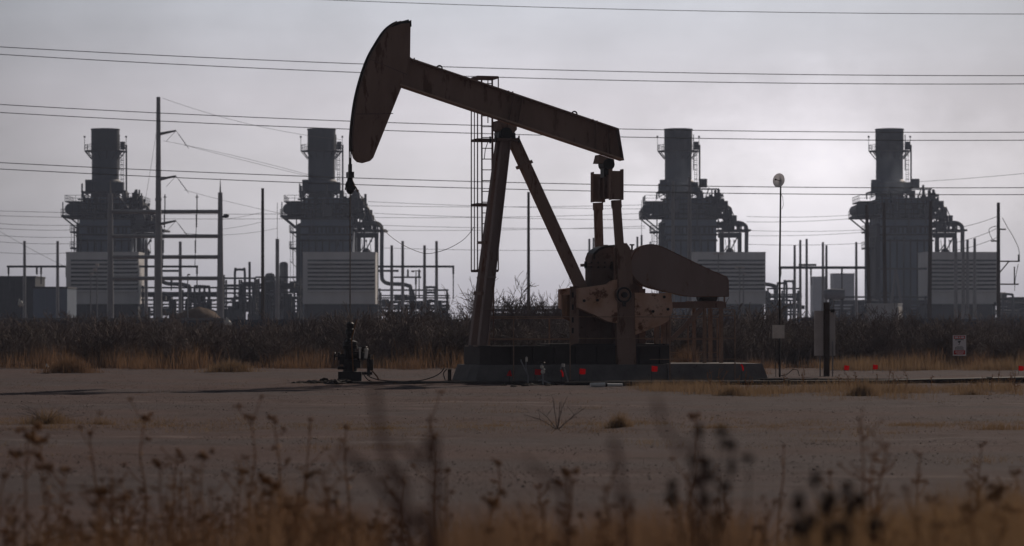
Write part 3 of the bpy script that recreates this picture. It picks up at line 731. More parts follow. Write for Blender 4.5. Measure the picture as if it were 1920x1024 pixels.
for py in (597, 637, 662):
    p0, p1 = A(915, py, yr - .03), A(1347, py, yr - .03); p1.z = p0.z; mb = MB(); mb.tube([p0, p1], .014, 6); mb.build('rail', 'railrust', gr2)

# ------------------------------------------------------------------ wellhead
wl = Vector((PX0 + xr * CY, PY0 + xr * SY, 0)); Yw = wl.y
wh = thing('wellhead', 'dark greasy wellhead of stacked flanges and valves under the polished rod', 'wellhead', wl)
def hz(py): return H - (py - 609) * Yw / F
mb = MB(); mb.lathe([(.26, -.03), (.26, .28), (.20, .30), (.20, .52), (.24, .54), (.24, .62), (.15, .64), (.15, hz(655)), (.21, hz(655) + .01), (.21, hz(648)), (.12, hz(647))], (0, 0, 0), 16)
mb.box((-.17, 0, .14), (.3, .5, .3)); mb.box((.19, .0, .16), (.28, .5, .26)); P_('casing_head', mb, 'iron', wh)
mb = MB(); mb.lathe([(.11, hz(652)), (.20, hz(646)), (.20, hz(641)), (.10, hz(638)), (.10, hz(628)), (.13, hz(627)), (.13, hz(618)), (.08, hz(616)), (.11, hz(613)), (.11, hz(607)), (.05, hz(604))], (0, 0, 0), 14); P_('stuffing_box', mb, 'grease', wh)
mb = MB(); z1 = hz(668)
mb.cyl((-.32, 0, z1), (.58, 0, z1), .065, n=10); mb.cyl((-.34, 0, z1), (-.28, 0, z1), .12, n=12); mb.cyl((.20, 0, z1), (.27, 0, z1), .13, n=12); mb.ball((.36, 0, z1), .12)
mb.cyl((.36, 0, z1), (.36, -.05, z1 + .25), .03, n=6); mb.ring((.36, -.05, z1 + .26), .11, .018, 'z', n=14, k=5)
mb.cyl((.52, 0, z1), (.52, 0, hz(705)), .05, n=8); mb.cyl((.2, 0, hz(700)), (.62, 0, hz(700)), .04, n=8); P_('flow_tee', mb, 'iron', wh)
mb = MB(); mb.cyl((.28, -.14, hz(672)), (.28, -.14, hz(651)), .028, n=6); mb.cyl((.24, -.15, hz(652)), (.33, -.15, hz(652)), .02, n=6)
mb.cyl((.44, -.1, hz(672)), (.47, -.1, hz(655)), .045, n=8); mb.ball((.46, -.1, hz(656)), .06, 8, 5); mb.build('gauge', 'offwhite', wh, split=True)
mb = MB(); mb.cyl((-.1, -.12, hz(690)), (-.1, -.12, hz(655)), .05, n=8); mb.box((-.2, -.05, hz(676)), (.18, .2, .22)); mb.box((.2, -.1, hz(683)), (.2, .18, .2)); mb.cyl((-.34, -.1, hz(690)), (.1, -.1, hz(690)), .045, n=8); mb.cyl((.1, -.1, hz(661)), (.36, -.1, hz(661)), .03, n=7)
mb.box((.60, -.05, hz(684)), (.1, .12, .3)); mb.build('valve_body', 'iron', wh, split=True)
mb = MB(); mb.ring((-.42, -.02, z1), .10, .016, 'x', n=14, k=5); mb.cyl((-.42, 0, z1), (-.32, 0, z1), .02, n=6); mb.ring((-.05, -.22, hz(640)), .09, .014, 'y', n=12, k=5); mb.build('handwheel', 'iron', wh, split=True)
mb = MB(); mb.tube([(.5, 0, hz(700)), (.58, 0, .35), (.75, .1, .15), (.8, .1, .04)], .022, 5); mb.tube([(.1, -.2, .3), (.05, -.25, 1.2), (.2, -.2, 1.75)], .02, 5); mb.build('small_pipe', 'rustbrown', wh, split=True)
# hoses from the wellhead to the pad
for i, (pts, lb) in enumerate((
    ([(684, 697), (694, 707), (715, 713), (748, 715), (785, 714), (812, 707), (826, 699), (832, 691)], 'black hose sagging from the wellhead to the pump jack foot, upper one'),
    ([(680, 698), (690, 712), (706, 717), (730, 718)], 'short black hose curling down from the wellhead onto the soil'),
    ([(838, 692), (832, 700), (835, 712)], 'short black hose end hanging beside the pump jack pad'))):
    P = spline([(W(a, b, 79.3).x, 79.3 - i * .1, W(a, b, 79.3).z) for a, b in pts], 4); mb = MB(); mb.tube(P, .016, 6)
    tag(mb.build('hose', 'cable', None, (P[0][0], P[0][1], 0)), lb, 'hose', 'hoses by the wellhead')
b = W(843, 715, 79.3); mb = MB(); mb.lohi((b.x - .05, 79.25, -.05), (b.x + .05, 79.35, .36)); tag(mb.build('stake', 'post', None, (b.x, 79.3, 0)), 'short wooden stake standing left of the concrete pad', 'stake')
# ------------------------------------------------------------------ flow lines, flags, valves, mast, panel, sign
def pipe_obj(pts, r, m, label, name='flow_line', group='flow lines along the ground', cat='pipe'):
    mb = MB(); mb.tube(pts, r, 8); root = thing(name, label, cat, (pts[0][0], pts[0][1], 0), 0, group)
    mb.build('pipe', m, root, (pts[0][0], pts[0][1], 0))
    mb = MB()
    for i in range(1, len(pts)):
        a, b = Vector(pts[i - 1]), Vector(pts[i]); n = max(1, int((b - a).length / 4))
        for j in range(n):
            c = a + (b - a) * (j + .5) / n; mb.cyl((c.x - .07, c.y, c.z), (c.x + .07, c.y, c.z), r * 1.35, n=8)
    mb.build('coupling', m, root, split=True, off=(pts[0][0], pts[0][1], 0)); return root
def gp(px, Y, z): return ((px - 960) * Y / F, Y, z)
pipe_obj([gp(640, 77.0, .02), gp(905, 76.6, .05), gp(1240, 76.2, .06), gp(1600, 76.6, .06), gp(2050, 77.5, .07)], .045, 'skid', 'dark flow line lying right across the pad in front of the pump jack, rear one')
pipe_obj([gp(1060, 74.4, .05), gp(1300, 74.1, .08), gp(1650, 74.6, .10), gp(2050, 78.0, .16)], .06, 'iron', 'thicker dark flow line in the grass right of the pump jack, front one')
pipe_obj([gp(1420, 80.0, .05), gp(1640, 79.2, .06), gp(1760, 78.5, .06)], .045, 'iron', 'short dark flow line starting at the sloping end of the concrete pad')
# white plastic pipe
g0, g1 = G(1107, 726), G(1165, 724.5); g1.y = g0.y + .3
r0 = thing('white_pipe', 'white plastic pipe lying on the soil before the pump jack', 'pipe', (g0.x, g0.y, 0))
mb = MB(); mb.cyl((0, 0, .05), ((g1.x - g0.x) * .45, .1, .06), .06, n=10); mb.cyl(((g1.x - g0.x) * .5, .12, .055), (g1.x - g0.x, .3, .045), .042, n=8); mb.build('pipe', 'plastic', r0)
mb = MB(); mb.cyl(((g1.x - g0.x) * .44, .1, .06), ((g1.x - g0.x) * .51, .12, .055), .055, n=10); mb.build('joint', 'iron', r0)
# pin flags
flags = [(955, 700, 75.6, 'tri', 'red pin flag folded to a triangle, leftmost in front of the pump jack'),
 (1003, 698, 75.6, 'sq', 'square red pin flag between the forked riser and the valve riser'),
 (1053, 699, 75.5, 'nar', 'narrow red pin flag seen edge on beside the leaning pipe'),
 (1087, 697, 75.6, 'sq', 'square red pin flag just right of the leaning pipe'),
 (1222, 692, 75.8, 'sq', 'red pin flag in front of the crank, right end of the skid'),
 (1391, 688, 76.4, 'nar', 'dim red pin flag in front of the end concrete slab'),
 (1583, 690, 92.0, 'sq', 'red pin flag just right of the timber post with the electrical panel'),
 (1637, 688.5, 93.0, 'sq', 'red pin flag midway between the electrical panel and the warning sign'),
 (1910, 691, 90.0, 'sq', 'red pin flag at the right edge, past the warning sign'),
 (1921, 703, 82.0, 'sq', 'red pin flag cut off by the right edge of the view')]
for px, py, Y, kind, lb in flags:
    p = W(px, py, Y); t = thing('pin_flag', lb, 'marker flag', (p.x, Y, 0), random.uniform(-.25, .25), 'red pin flags')
    mb = MB(); s = .175
    if kind == 'tri': pts = [(-.09, -.08), (.09, -.09), (.03, .10), (-.03, .05)]
    elif kind == 'nar': pts = [(-.05, .06), (.0, .09), (.06, -.01), (.06, -.13), (.02, -.12), (.0, 0)]
    else: pts = [(-.10, -.07), (-.03, -.09), (.09, -.08), (.10, .08), (.02, .09), (-.09, .10)]
    mb.prism([(a + (.09 if kind == 'sq' else 0), p.z + b) for a, b in pts], -.004, .004); mb.v = [(a * .86, b, (c - p.z) * .86 + p.z) for a, b, c in mb.v]; mb.build('cloth', 'red', t, smooth=False)
    mb = MB(); mb.tube([(0, .01, -.05), (0, .01, p.z + .10)], .006, 4); mb.build('wire', 'iron', t)
# risers
b = G(990, 722); t = thing('forked_riser', 'thin grey forked pipe riser at the pump jack foot, leftmost of three', 'riser', (b.x, b.y, 0))
k_ = b.y / F; mb = MB()
mb.tube([(0, 0, -.05), (0, 0, 18 * k_), (-6 * k_, 0, 30 * k_), (-13 * k_, 0, 45 * k_), (-13 * k_, 0, 48 * k_)], .022, 6)
mb.tube([(0, 0, 16 * k_), (-4 * k_, -.03, 34 * k_), (-3 * k_, -.03, 54 * k_)], .017, 6); mb.build('pipe', 'galv', t)
mb = MB(); mb.cyl((-3 * k_, -.03, 44 * k_), (-3 * k_, -.03, 52 * k_), .03, n=8); mb.build('cap', 'offwhite', t)
b = G(1018, 722); t = thing('valve_riser', 'pale valve riser with small handwheel among oily debris, middle of three', 'riser', (b.x, b.y, 0)); k_ = b.y / F
mb = MB(); mb.tube([(0, 0, -.05), (0, 0, 22 * k_), (-2 * k_, 0, 40 * k_)], .026, 6); mb.tube([(0, 0, 8 * k_), (8 * k_, 0, 5 * k_), (14 * k_, 0, 3 * k_)], .022, 6); mb.tube([(0, 0, 10 * k_), (-9 * k_, 0, 8 * k_)], .02, 6); mb.build('pipe', 'galv', t)
mb = MB(); mb.ball((0, 0, 25 * k_), .06, 8, 5); mb.ball((-2 * k_, 0, 34 * k_), .05, 8, 5); mb.cyl((0, -.02, 27 * k_), (3 * k_, -.06, 30 * k_), .03, n=8); mb.build('valve', 'offwhite', t, split=True)
mb = MB(); mb.ring((-2 * k_, 0, 42 * k_), .075, .016, 'z', n=12, k=5); mb.build('handwheel', 'iron', t)
b = G(1068, 722); t = thing('leaning_pipe', 'thin leaning pipe with bent top, rightmost riser before the pump jack', 'riser', (b.x, b.y, 0)); k_ = b.y / F
mb = MB(); mb.tube([(0, 0, -.05), (-9 * k_, 0, 28 * k_), (-12 * k_, 0, 37 * k_), (-15 * k_, 0, 36 * k_), (-17 * k_, 0, 30 * k_)], .024, 6); mb.build('pipe', 'galv', t)
mb = MB(); mb.cyl((-12 * k_, 0, 34 * k_), (-12 * k_, 0, 40 * k_), .045, n=8); mb.build('cap', 'panelgrey', t)
# antenna mast
Ym = 88.0; b = W(1462, 706, Ym); t = thing('antenna_mast', 'slim mast with round dish on top and pale instrument box below', 'antenna mast', (b.x, Ym, 0))
def zz(py): return H - (py - 609) * Ym / F
k_ = Ym / F
mb = MB(); mb.tube([(0, 0, -.1), (0, 0, zz(500)), (2 * k_, 0, zz(328))], [.034, .03, .024], 8); mb.build('pole', 'iron', t)
mb = MB(); mb.tube([(-7 * k_, .05, -.1), (-7 * k_, .05, zz(640)), (-3 * k_, .05, zz(640))], .012, 5); mb.tube([(4 * k_, .05, zz(392)), (7 * k_, .05, zz(385)), (6 * k_, .05, zz(370)), (2 * k_, .03, zz(362))], .007, 4); mb.tube([(.03, 0, .02), (.2, -.1, .05), (.4, -.05, .22), (.55, -.1, .2), (.6, -.1, .02)], .012, 5); mb.build('cable', 'cable', t, split=True)
mb = MB(); prof = [(0.002, .10), (.08, .09), (.15, .055), (.195, 0), (.205, 0), (.16, .075), (.085, .115), (0.002, .13)]
vs = []; n = 24
ax = Vector((-.62, -.75, .10)).normalized(); u = ax.cross(Vector((0, 0, 1))).normalized(); v = u.cross(ax); c = Vector((-2.5 * k_, -.10, zz(338.5)))
for r_, d_ in prof:
    for i in range(n):
        a = 6.2832 * i / n; vs.append(c + (u * math.cos(a) + v * math.sin(a)) * r_ * 1.08 - ax * d_)
fs = [(i * n + j, i * n + (j + 1) % n, (i + 1) * n + (j + 1) % n, (i + 1) * n + j) for i in range(len(prof) - 1) for j in range(n)]
mb.add(vs, fs); mb.build('dish', 'radome', t)
mb = MB(); mb.tube([c - ax * .08, c + ax * .16], .012, 5); mb.ball(c + ax * .17, .03, 8, 5); mb.box(c - ax * .17, (.09, .09, .12)); mb.build('feed_horn', 'iron', t)
mb = MB(); mb.box((-3 * k_, -.11, zz(622)), (22 * k_, .16, 25 * k_)); bx = mb.build('instrument_box', 'offwhite', t)
mb = MB(); mb.box((-3 * k_, -.197, zz(622)), (19 * k_, .012, 22 * k_)); mb.build('lid', 'offwhite', bx); mb = MB(); mb.box((0, -.03, zz(616)), (.12, .03, .03)); mb.box((0, -.03, zz(630)), (.12, .03, .03)); mb.build('bracket', 'iron', t, split=True)
# electrical panel on a timber post
b = W(1549, 706, Ym); t = thing('electrical_panel', 'grey electrical panel seen from behind on a thick timber post', 'electrical panel', (b.x, Ym, 0))
mb = MB(); mb.lohi((-4.5 * k_, -.08, -.1), (6 * k_, .08, zz(567))); mb.build('post', 'post', t)
mb = MB(); mb.box((-1.5 * k_, .17, zz(625)), (39 * k_, .10, 84 * k_)); 
for px in (-19, 0, 16): mb.box((px * k_, .113, zz(625)), (.03, .012, 82 * k_))
mb.build('panel', 'panelgrey', t)
mb = MB(); mb.tube([(12 * k_, -.02, -.1), (12 * k_, -.02, zz(640))], .022, 6); mb.tube([(15 * k_, .1, zz(590)), (15 * k_, .1, zz(563))], .018, 6); mb.tube([(-11 * k_, .05, -.1), (-11 * k_, .05, zz(668))], .02, 6); mb.build('conduit', 'galv', t, split=True)
mb = MB(); mb.box((12 * k_, -.02, zz(583)), (.12, .08, .1)); mb.build('junction_box', 'iron', t)
# warning sign
Ys = 104.0; k_ = Ys / F; b = W(1799, 690, Ys); t = thing('warning_sign', 'red and white camera warning sign on a short post in the grass', 'sign', (b.x, Ys, 0))
def zs(py): return H - (py - 609) * k_
mb = MB(); mb.lohi((-.025, .02, -.1), (.025, .06, zs(632))); mb.build('post', 'iron', t)
mb = MB(); mb.box((0, 0, zs(648)), (25 * k_, .02, 38.5 * k_)); pl = mb.build('plate', 'signwhite', t)
mb = MB(); mb.lohi((-10.6 * k_, -.0135, zs(629.8)), (10.6 * k_, -.0105, zs(635.2))); mb.lohi((-10.6 * k_, -.0135, zs(657)), (10.6 * k_, -.0105, zs(664.8))); mb.build('red_band', 'signred', pl, split=True)
mb = MB()
for x0, x1 in ((-9, -2.6), (-1.2, 1.4), (2.8, 9)): mb.lohi((x0 * k_, -.0165, zs(631.2)), (x1 * k_, -.0140, zs(633.8)))
for py, x0, x1 in ((658.6, -8, 8), (660.8, -8.2, 8), (662.8, -6, 6.5)): mb.lohi((x0 * k_, -.0165, zs(py)), (x1 * k_, -.0140, zs(py + .8)))
mb.build('pale_lettering', 'signwhite', pl)
mb = MB()
x = -8.5
for i in range(11):
    wd = random.uniform(.9, 1.5); mb.lohi((x * k_, -.0135, zs(636.3)), ((x + wd) * k_, -.0105, zs(638))); x += wd + .35
for py, x0, x1 in ((649.2, -5, 6), (651.4, -8, 8), (653.2, -8, 7.5), (655, -8, 8)):
    x = x0
    while x < x1: wd = random.uniform(.8, 2.2); mb.lohi((x * k_, -.0135, zs(py)), (min(x + wd, x1) * k_, -.0105, zs(py + .9))); x += wd + .5
mb.build('lettering', 'ink', pl)
mb = MB(); mb.prism([(a * k_, zs(639.4 + c)) for a, c in ((-3.2, .6), (1.2, 0), (3.2, 1.2), (1.6, 1.8), (1.0, 3.2), (-1.2, 3.4), (-3.4, 2.2))], -.0135, -.0105)
mb.prism([(a * k_, zs(639.4 + c)) for a, c in ((-.4, 3.6), (.6, 3.6), (.4, 6), (-2.4, 7.8), (-2.6, 7), (-.4, 5.4))], -.0135, -.0105); mb.build('camera_symbol', 'ink', pl)
# white scraps
for px, py, Y, s, lb in ((88, 686, 101.2, .10, 'crumpled white plastic scrap lying in the russet grass at the left'), (38, 569, 160, .30, 'white plastic bag snagged high in the brush at the far left'), (427, 604, 160, .32, 'torn white plastic bag snagged in the brush below the portal frame'), (212, 978, 19, .055, 'white scrap of paper caught among the weeds at the lower left')):
    c = W(px, py, Y); mb = MB(); mb.ball(c, s * .5, 9, 6, (1.0, .6, 1.1), .3); mb.ball(c + Vector((s * .4, 0, -s * .3)), s * .33, 8, 5, (1.2, .5, .8), .35)
    mb.ball(c + Vector((-s * .2, 0, s * .5)), s * .25, 7, 5, (.6, .5, 1.5), .3)
    tag(mb.build('plastic_scrap', 'plastic', None, c), lb, 'litter', 'white scraps of litter')
# ------------------------------------------------------------------ power plant: four identical units
YP = 575.0
def zp(py, Y=YP): return H - (py - 609) * Y / F
unit_x = (-82.2, -38.5, 33.6, 76.3)
def rails(mb, pts, h=1.15, r=.05, closed=False, step=1.8):
    P = [Vector(p) for p in pts]
    if closed: P = P + [P[0]]
    for a, b in zip(P[:-1], P[1:]):
        up = Vector((0, 0, h)); mb.bar(a + up, b + up, r * 1.6, r * 1.6); mb.bar(a + up * .5, b + up * .5, r * 1.3, r * 1.3)
        n = max(1, int((b - a).length / step))
        for i in range(n + 1):
            c = a + (b - a) * i / n; mb.bar(c, c + up, r * 1.5, r * 1.5)
def make_unit():
    u = thing('steam_generator', 'steam generator', 'power unit', (unit_x[0], YP, 0), 0, 'steam generators of the power plant')
    B = lambda n, mb, m, p=None: mb.build(n, m, p or u)
    z0, z1, z2, z3 = zp(364), zp(335), zp(290), zp(242)
    mb = MB(); mb.lathe([(2.72, z0), (2.72, z2), (2.80, z2 + .01), (2.80, z2 + .9)], n=40); st = B('exhaust_stack', mb, 'stack')
    mb = MB(); mb.lathe([(2.84, z2 + .9), (2.84, z3 - .25), (2.92, z3 - .24), (2.92, z3), (2.6, z3), (2.6, z3 - 1.2)], n=40); B('stack_band', mb, 'stackdark', st)
    mb = MB(); zr = zp(283); mb.lathe([(2.86, zr - .15), (4.2, zr - .15), (4.2, zr), (2.86, zr)], n=28)
    for i in range(14):
        a = 2 * math.pi * i / 14; c, s = math.cos(a), math.sin(a); mb.bar((2.8 * c, 2.8 * s, zr - 1.7), (4.1 * c, 4.1 * s, zr - .15), .14, .14)
    B('stack_platform', mb, 'plantdark', st)
    mb = MB(); rails(mb, [(4.15 * math.cos(2 * math.pi * i / 18), 4.15 * math.sin(2 * math.pi * i / 18), zr) for i in range(18)], closed=True, r=.055)
    for x in (-4.2, 4.2): mb.bar((x, 0, zr), (x, 0, zr + 2.7), .09, .09); mb.box((x, 0, zr + 2.85), (.35, .35, .35))
    B('stack_railing', mb, 'plantdark', st)
    mb = MB()
    for dx in (3.25, 3.75): mb.bar((dx, -.6, z0), (dx, -.6, zr), .07, .07)
    for i in range(22): z = z0 + (zr - z0) * i / 22; mb.bar((3.25, -.6, z), (3.75, -.6, z), .06, .06)
    for i in range(7): z = z0 + 2 + i * (zr - z0 - 2) / 7; mb.box((3.5, -.85, z), (.7, .5, .08))
    B('stack_ladder', mb, 'plantdark', st)
    mb = MB(); mb.tube([(4.3, -.4, zp(372)), (4.3, -.4, zr + 1.2)], .17, 8); mb.box((3.6, -.8, zr + 1), (.9, .8, 1.6)); mb.tube([(3.0, -1.2, zr - 4), (3.0, -1.2, zr + 3.2)], .10, 6); B('vent_pipe', mb, 'plantdark', st)
    mb = MB(); mb.lathe([(3.4, zp(362)), (3.4, zp(343)), (2.75, zp(337))], n=32)
    mb.box((-3.1, -1.2, zp(350)), (1.3, 2.0, 2.6)); mb.box((3.2, -1.4, zp(352)), (1.4, 2.0, 2.0)); mb.bar((-2.0, -3.3, zp(360)), (-2.0, -3.3, zp(336)), .25, .25); B('stack_plinth', mb, 'stack')
    mb = MB(); zt = zp(372)
    for x in (-4.1, -2.2, -.7, .7, 2.2, 4.1):
        for y in (-4, 4): mb.bar((x, y, zt), (x, y, zp(361)), .25, .25)
    for s in (-1, 1):
        mb.bar((2.2 * s, -4, zt), (4.1 * s, -4, zp(361)), .18, .18); mb.bar((2.2 * s, -4, zp(361)), (4.1 * s, -4, zt), .18, .18)
    mb.lohi((-4.3, -4.2, zp(362)), (4.3, 4.2, zp(360))); mb.bar((-4.1, -4, zp(360)), (-4.1, -4, zp(346)), .3, .3); mb.box((4.25, -2.5, zp(366)), (.8, 3, 1.6)); mb.lohi((-2.4, -3, zt), (2.4, 3, zp(362.4)))
    B('brace_frame', mb, 'plantdark')
    # casings
    xl, xr, yf, yb = -3.3, 6.8, -13, 14
    zc = zp(410, 562)
    mb = MB(); mb.lohi((xl, yf, 0), (xr, yb, zc)); lc = B('casing', mb, 'casing')
    mb = MB()
    for i in range(8):
        x = xl + .35 + (xr - xl - .7) * i / 7; mb.lohi((x - .13, yf - .28, 3), (x + .13, yf - .003, zp(448, 562)))
    for py in (440, 451, 425, 410):
        mb.lohi((xl - .25, yf - .34, zp(py, 562) - .2), (xr + .2, yf - .29, zp(py, 562) + .18)); mb.lohi((xl - .25, yf - .29, zp(py, 562) - .18), (xr + .2, yf - .003, zp(py, 562) + .1))
    B('casing_rib', mb, 'plantdark', lc)
    mb = MB(); zw = zp(431, 562); x = xl + 1.6
    while x < xr - .8:
        wdt = random.choice((.35, .5, .7)); mb.lohi((x, yf - .06, zw - .65), (x + wdt, yf - .003, zw + .6)); x += wdt + random.choice((.2, .3, .5))
    B('vent_opening', mb, 'stackdark', lc)
    mb = MB(); mb.lohi((xl - .9, yf + 2, 0), (xl - .003, yf + 9, zp(420, 562))); B('side_duct', mb, 'plantdark', lc)
    mb = MB(); ztop = zp(374); mb.lohi((xl + .4, -8, zc + .005), (xr - .3, 9, ztop)); 
    for py in (383, 392, 401):
        mb.lohi((xl + .0, -8.3, zp(py) - .14), (xr + .0, -8.004, zp(py) + .14))
    for i in range(6): x = xl + .8 + i * 1.75; mb.lohi((x, -8.55, zc + .4), (x + .22, -8.304, ztop))
    uc = B('upper_casing', mb, 'casing')
    mb = MB(); r2 = random.Random(5)
    for py in (378, 386, 396, 405, 414, 423): z = zp(py); mb.lohi((xl - 1.2 * r2.random(), -10.2 - .2 * r2.random(), z - .12), (xr + r2.uniform(-2, .8), -8.56, z + .12))
    for i in range(26):
        x = r2.uniform(xl, xr); z = r2.uniform(zp(424), zp(376)); s_ = r2.uniform(.3, 1.1)
        (mb.box((x, -9.6, z), (s_, .9, r2.uniform(.3, 1.3))) if r2.random() < .5 else mb.cyl((x, -9.7, z - r2.uniform(.5, 3)), (x, -9.7, z + r2.uniform(.5, 2)), r2.uniform(.09, .22), n=6))
    for i in range(9): x = xl + (xr - xl) * i / 8; mb.bar((x, -10.1, zp(424)), (x, -10.1, zp(378) + 1.1), .13, .13)
    B('front_gallery', mb, 'plantdark', uc)
    mb = MB()
    for py in (378, 396, 414): rails(mb, [(xl, -10.15, zp(py)), (xr, -10.15, zp(py))], r=.045)
    B('gallery_railing', mb, 'pipe', uc)
    # left platforms with drum end
    mb = MB(); zl = zp(406); mb.lohi((-7.7, -8, zl - .45), (xl + .39, 5, zl)); mb.lohi((-7.0, -7.5, zp(382)), (-2.6, 4, zp(380)))
    mb.bar((-7.4, -7.5, zl - .4), (-3.9, -7.5, zp(436)), .28, .28); mb.bar((-7.4, 4, zl - .4), (-3.9, 4, zp(436)), .28, .28)
    for x in (-7.4, -5.4, -4.2): mb.bar((x, -7.6, zl), (x, -7.6, zp(382)), .2, .2)
    mb.bar((-4.6, -6, 8), (-4.6, -6, zl), .22, .22); mb.bar((-5.4, -6, 14), (-5.4, -6, zp(425)), .12, .12)
    for py in (436, 466): mb.lohi((-5.9, -8, zp(py) - .3), (xl - .91, -2, zp(py)))
    for i in range(5): mb.bar((-5.7, -7, zp(436) - i * 3), (-4.3, -7, zp(436) - 1.5 - i * 3), .12, .12)
    for x in (-5.75, -5.1): mb.bar((x, -7.2, 5), (x, -7.2, zp(436) + 1), .08, .08)
    lp = B('west_platform', mb, 'plantdark'); lp.name = 'side_platform'
    mb = MB(); rails(mb, [(-2.7, -7.5, zp(380)), (-7.0, -7.5, zp(380)), (-7.0, 4, zp(380))]); rails(mb, [(-3.3, -8, zl), (-7.7, -8, zl), (-7.7, 5, zl)]); rails(mb, [(-4.2, -8, zp(436)), (-5.9, -8, zp(436)), (-5.9, -2, zp(436))]); rails(mb, [(-4.2, -8, zp(466)), (-5.9, -8, zp(466)), (-5.9, -2, zp(466))]); B('railing', mb, 'plantdark', lp)
    mb = MB(); mb.cyl((-6.3, -5, zp(394)), (-6.3, 6, zp(394)), 1.15, n=18); mb.box((-4.4, -3, zp(394)), (2.0, 8, 2.4)); B('steam_drum', mb, 'stack')
    # right side stepped platforms, headers and pipes
    mb = MB()
    zr1, zr2, zr3 = zp(382), zp(405), zp(430, 562)
    mb.lohi((xr - .29, -9, zr1 - .3), (xr + 1.7, 4, zr1)); mb.lohi((xr + .01, -11, zr2 - .3), (xr + 2.6, 2, zr2)); mb.lohi((xr + .21, -13.5, zr3 - .35), (13.6, -4, zr3))
    for x in (8, 9.6, 11.4): mb.bar((x, -12, zr3), (x - 1.8, -12, zr3 + 4.5), .16, .16)
    for x in (7.6, 9.3): mb.bar((x, -12.6, 4), (x, -12.6, zr3), .35, .35)
    mb.bar((9.4, -12.6, zr3 - 4.5), (11.6, -12.6, zr3 - .4), .22, .22)
    rp = B('stepped_platform', mb, 'plantdark')
    mb = MB(); rails(mb, [(xr - .2, -9, zr1), (xr + 1.7, -9, zr1), (xr + 1.7, 4, zr1)]); rails(mb, [(xr, -11, zr2), (xr + 2.6, -11, zr2), (xr + 2.6, 2, zr2)]); rails(mb, [(xr + .3, -13.5, zr3), (12.2, -13.5, zr3)]); B('railing', mb, 'plantdark', rp)
    rs = random.Random(11)
    mb = MB()
    for i in range(5): z = zr3 + 1 + i * 1.35; mb.lohi((xr - .25, -12 + i, z), (xr + 1.2 + (zr1 + 1 - z) * .62, -4, z + .16))
    for i in range(120):
        z = rs.uniform(zr3 + .3, zr1 + 1.2); x = xr + rs.uniform(-.5, 1) * (1.0 + max(0, zr1 + 1.0 - z) * .66); y = rs.uniform(-12.5, -2)
        if rs.random() < .5: mb.box((x, y, z), (rs.uniform(.5, 1.6), rs.uniform(.5, 2), rs.uniform(.4, 1.4)))
        elif rs.random() < .5: mb.cyl((x, y, z - rs.uniform(.5, 2)), (x, y, z + rs.uniform(.4, 1.6)), rs.uniform(.12, .3), n=7)
        else: mb.cyl((x - 1, y, z), (x + rs.uniform(.2, 1), y, z), rs.uniform(.15, .35), n=7)
    for i in range(14): x = rs.uniform(9.2, 12); mb.cyl((x, -11, zr3), (x, -11, zr3 + rs.uniform(.4, 1.9) * (12.5 - x) / 2.5 + .3), rs.uniform(.1, .22), n=6)
    B('valve_gear', mb, 'plantdark')
    mb = MB()
    pth = spline([(9.6, 0, zp(419, 562)), (11.2, 0, zp(417.5, 562)), (12.3, 0, zp(421, 562)), (12.75, 0, zp(430, 562)), (12.75, 0, zp(460, 562)), (12.75, 0, zp(515, 562)), (13.1, 0, zp(527, 562)), (14.2, 0, zp(532, 562)), (16.5, 0, zp(533, 562)), (18.0, 0, zp(536, 562)), (18.5, 0, zp(545, 562)), (18.5, 0, 0)], 4)
    mb.tube([(a, -12.6, c) for a, b, c in pth], .40, 10)
    pth = spline([(8.4, 0, zp(400)), (8.4, 0, zp(393)), (9.2, 0, zp(391)), (9.9, 0, zp(396)), (9.9, 0, zp(412))], 4); mb.tube([(a, -9, c) for a, b, c in pth], .3, 8)
    B('steam_pipe', mb, 'pipe')
    mb = MB()
    for x in (8.1, 11.6): mb.lohi((x - .38, -10.5, 0), (x + .38, -9.7, zp(446, 565)))
    mb.lohi((7.3, -10.45, zp(446, 565) + .003), (12.0, -9.75, zp(446, 565) + 1.0)); mb.lohi((11.99, -10.4, zp(510, 565)), (16, -9.9, zp(506, 565))); B('portal_frame', mb, 'plantdark')
    mb = MB()
    for x in (9.0, 9.9, 10.6): mb.bar((x, -11, zp(478)), (x - .3, -11, zp(452)), .1, .1)
    mb.ball((9.6, -11, zp(476)), .9, 10, 6); mb.box((9.6, -11, zp(455)), (.3, .3, .4)); mb.box((10.6, -11, zp(455)), (.3, .3, .4)); mb.bar((8.3, -11, zp(475)), (9.4, -11, zp(462)), .2, .2); B('small_piping', mb, 'pipe')
    return u
unit_labels = ('steam generator with stack at the far left, behind the tall steel transmission pole',
               'steam generator with stack seen just left of the hanging horse head cable',
               'steam generator with stack behind the belt guard, left of the dish mast',
               'steam generator with stack at the far right, behind leaning timber poles')
u0 = make_unit(); units = [u0]
for i in range(1, 4): units.append(copy_tree(u0))
for i, (o, x) in enumerate(zip(units, unit_x)):
    o.location = (x, YP, 0); o['label'] = unit_labels[i]
gear = (((-5.2, 12), (8.6, 22)), ((-4.6, 9), (2.0, 24)), ((9.5, 12), (-1.5, 25)), ((-5.0, 20), (10.4, 9)))
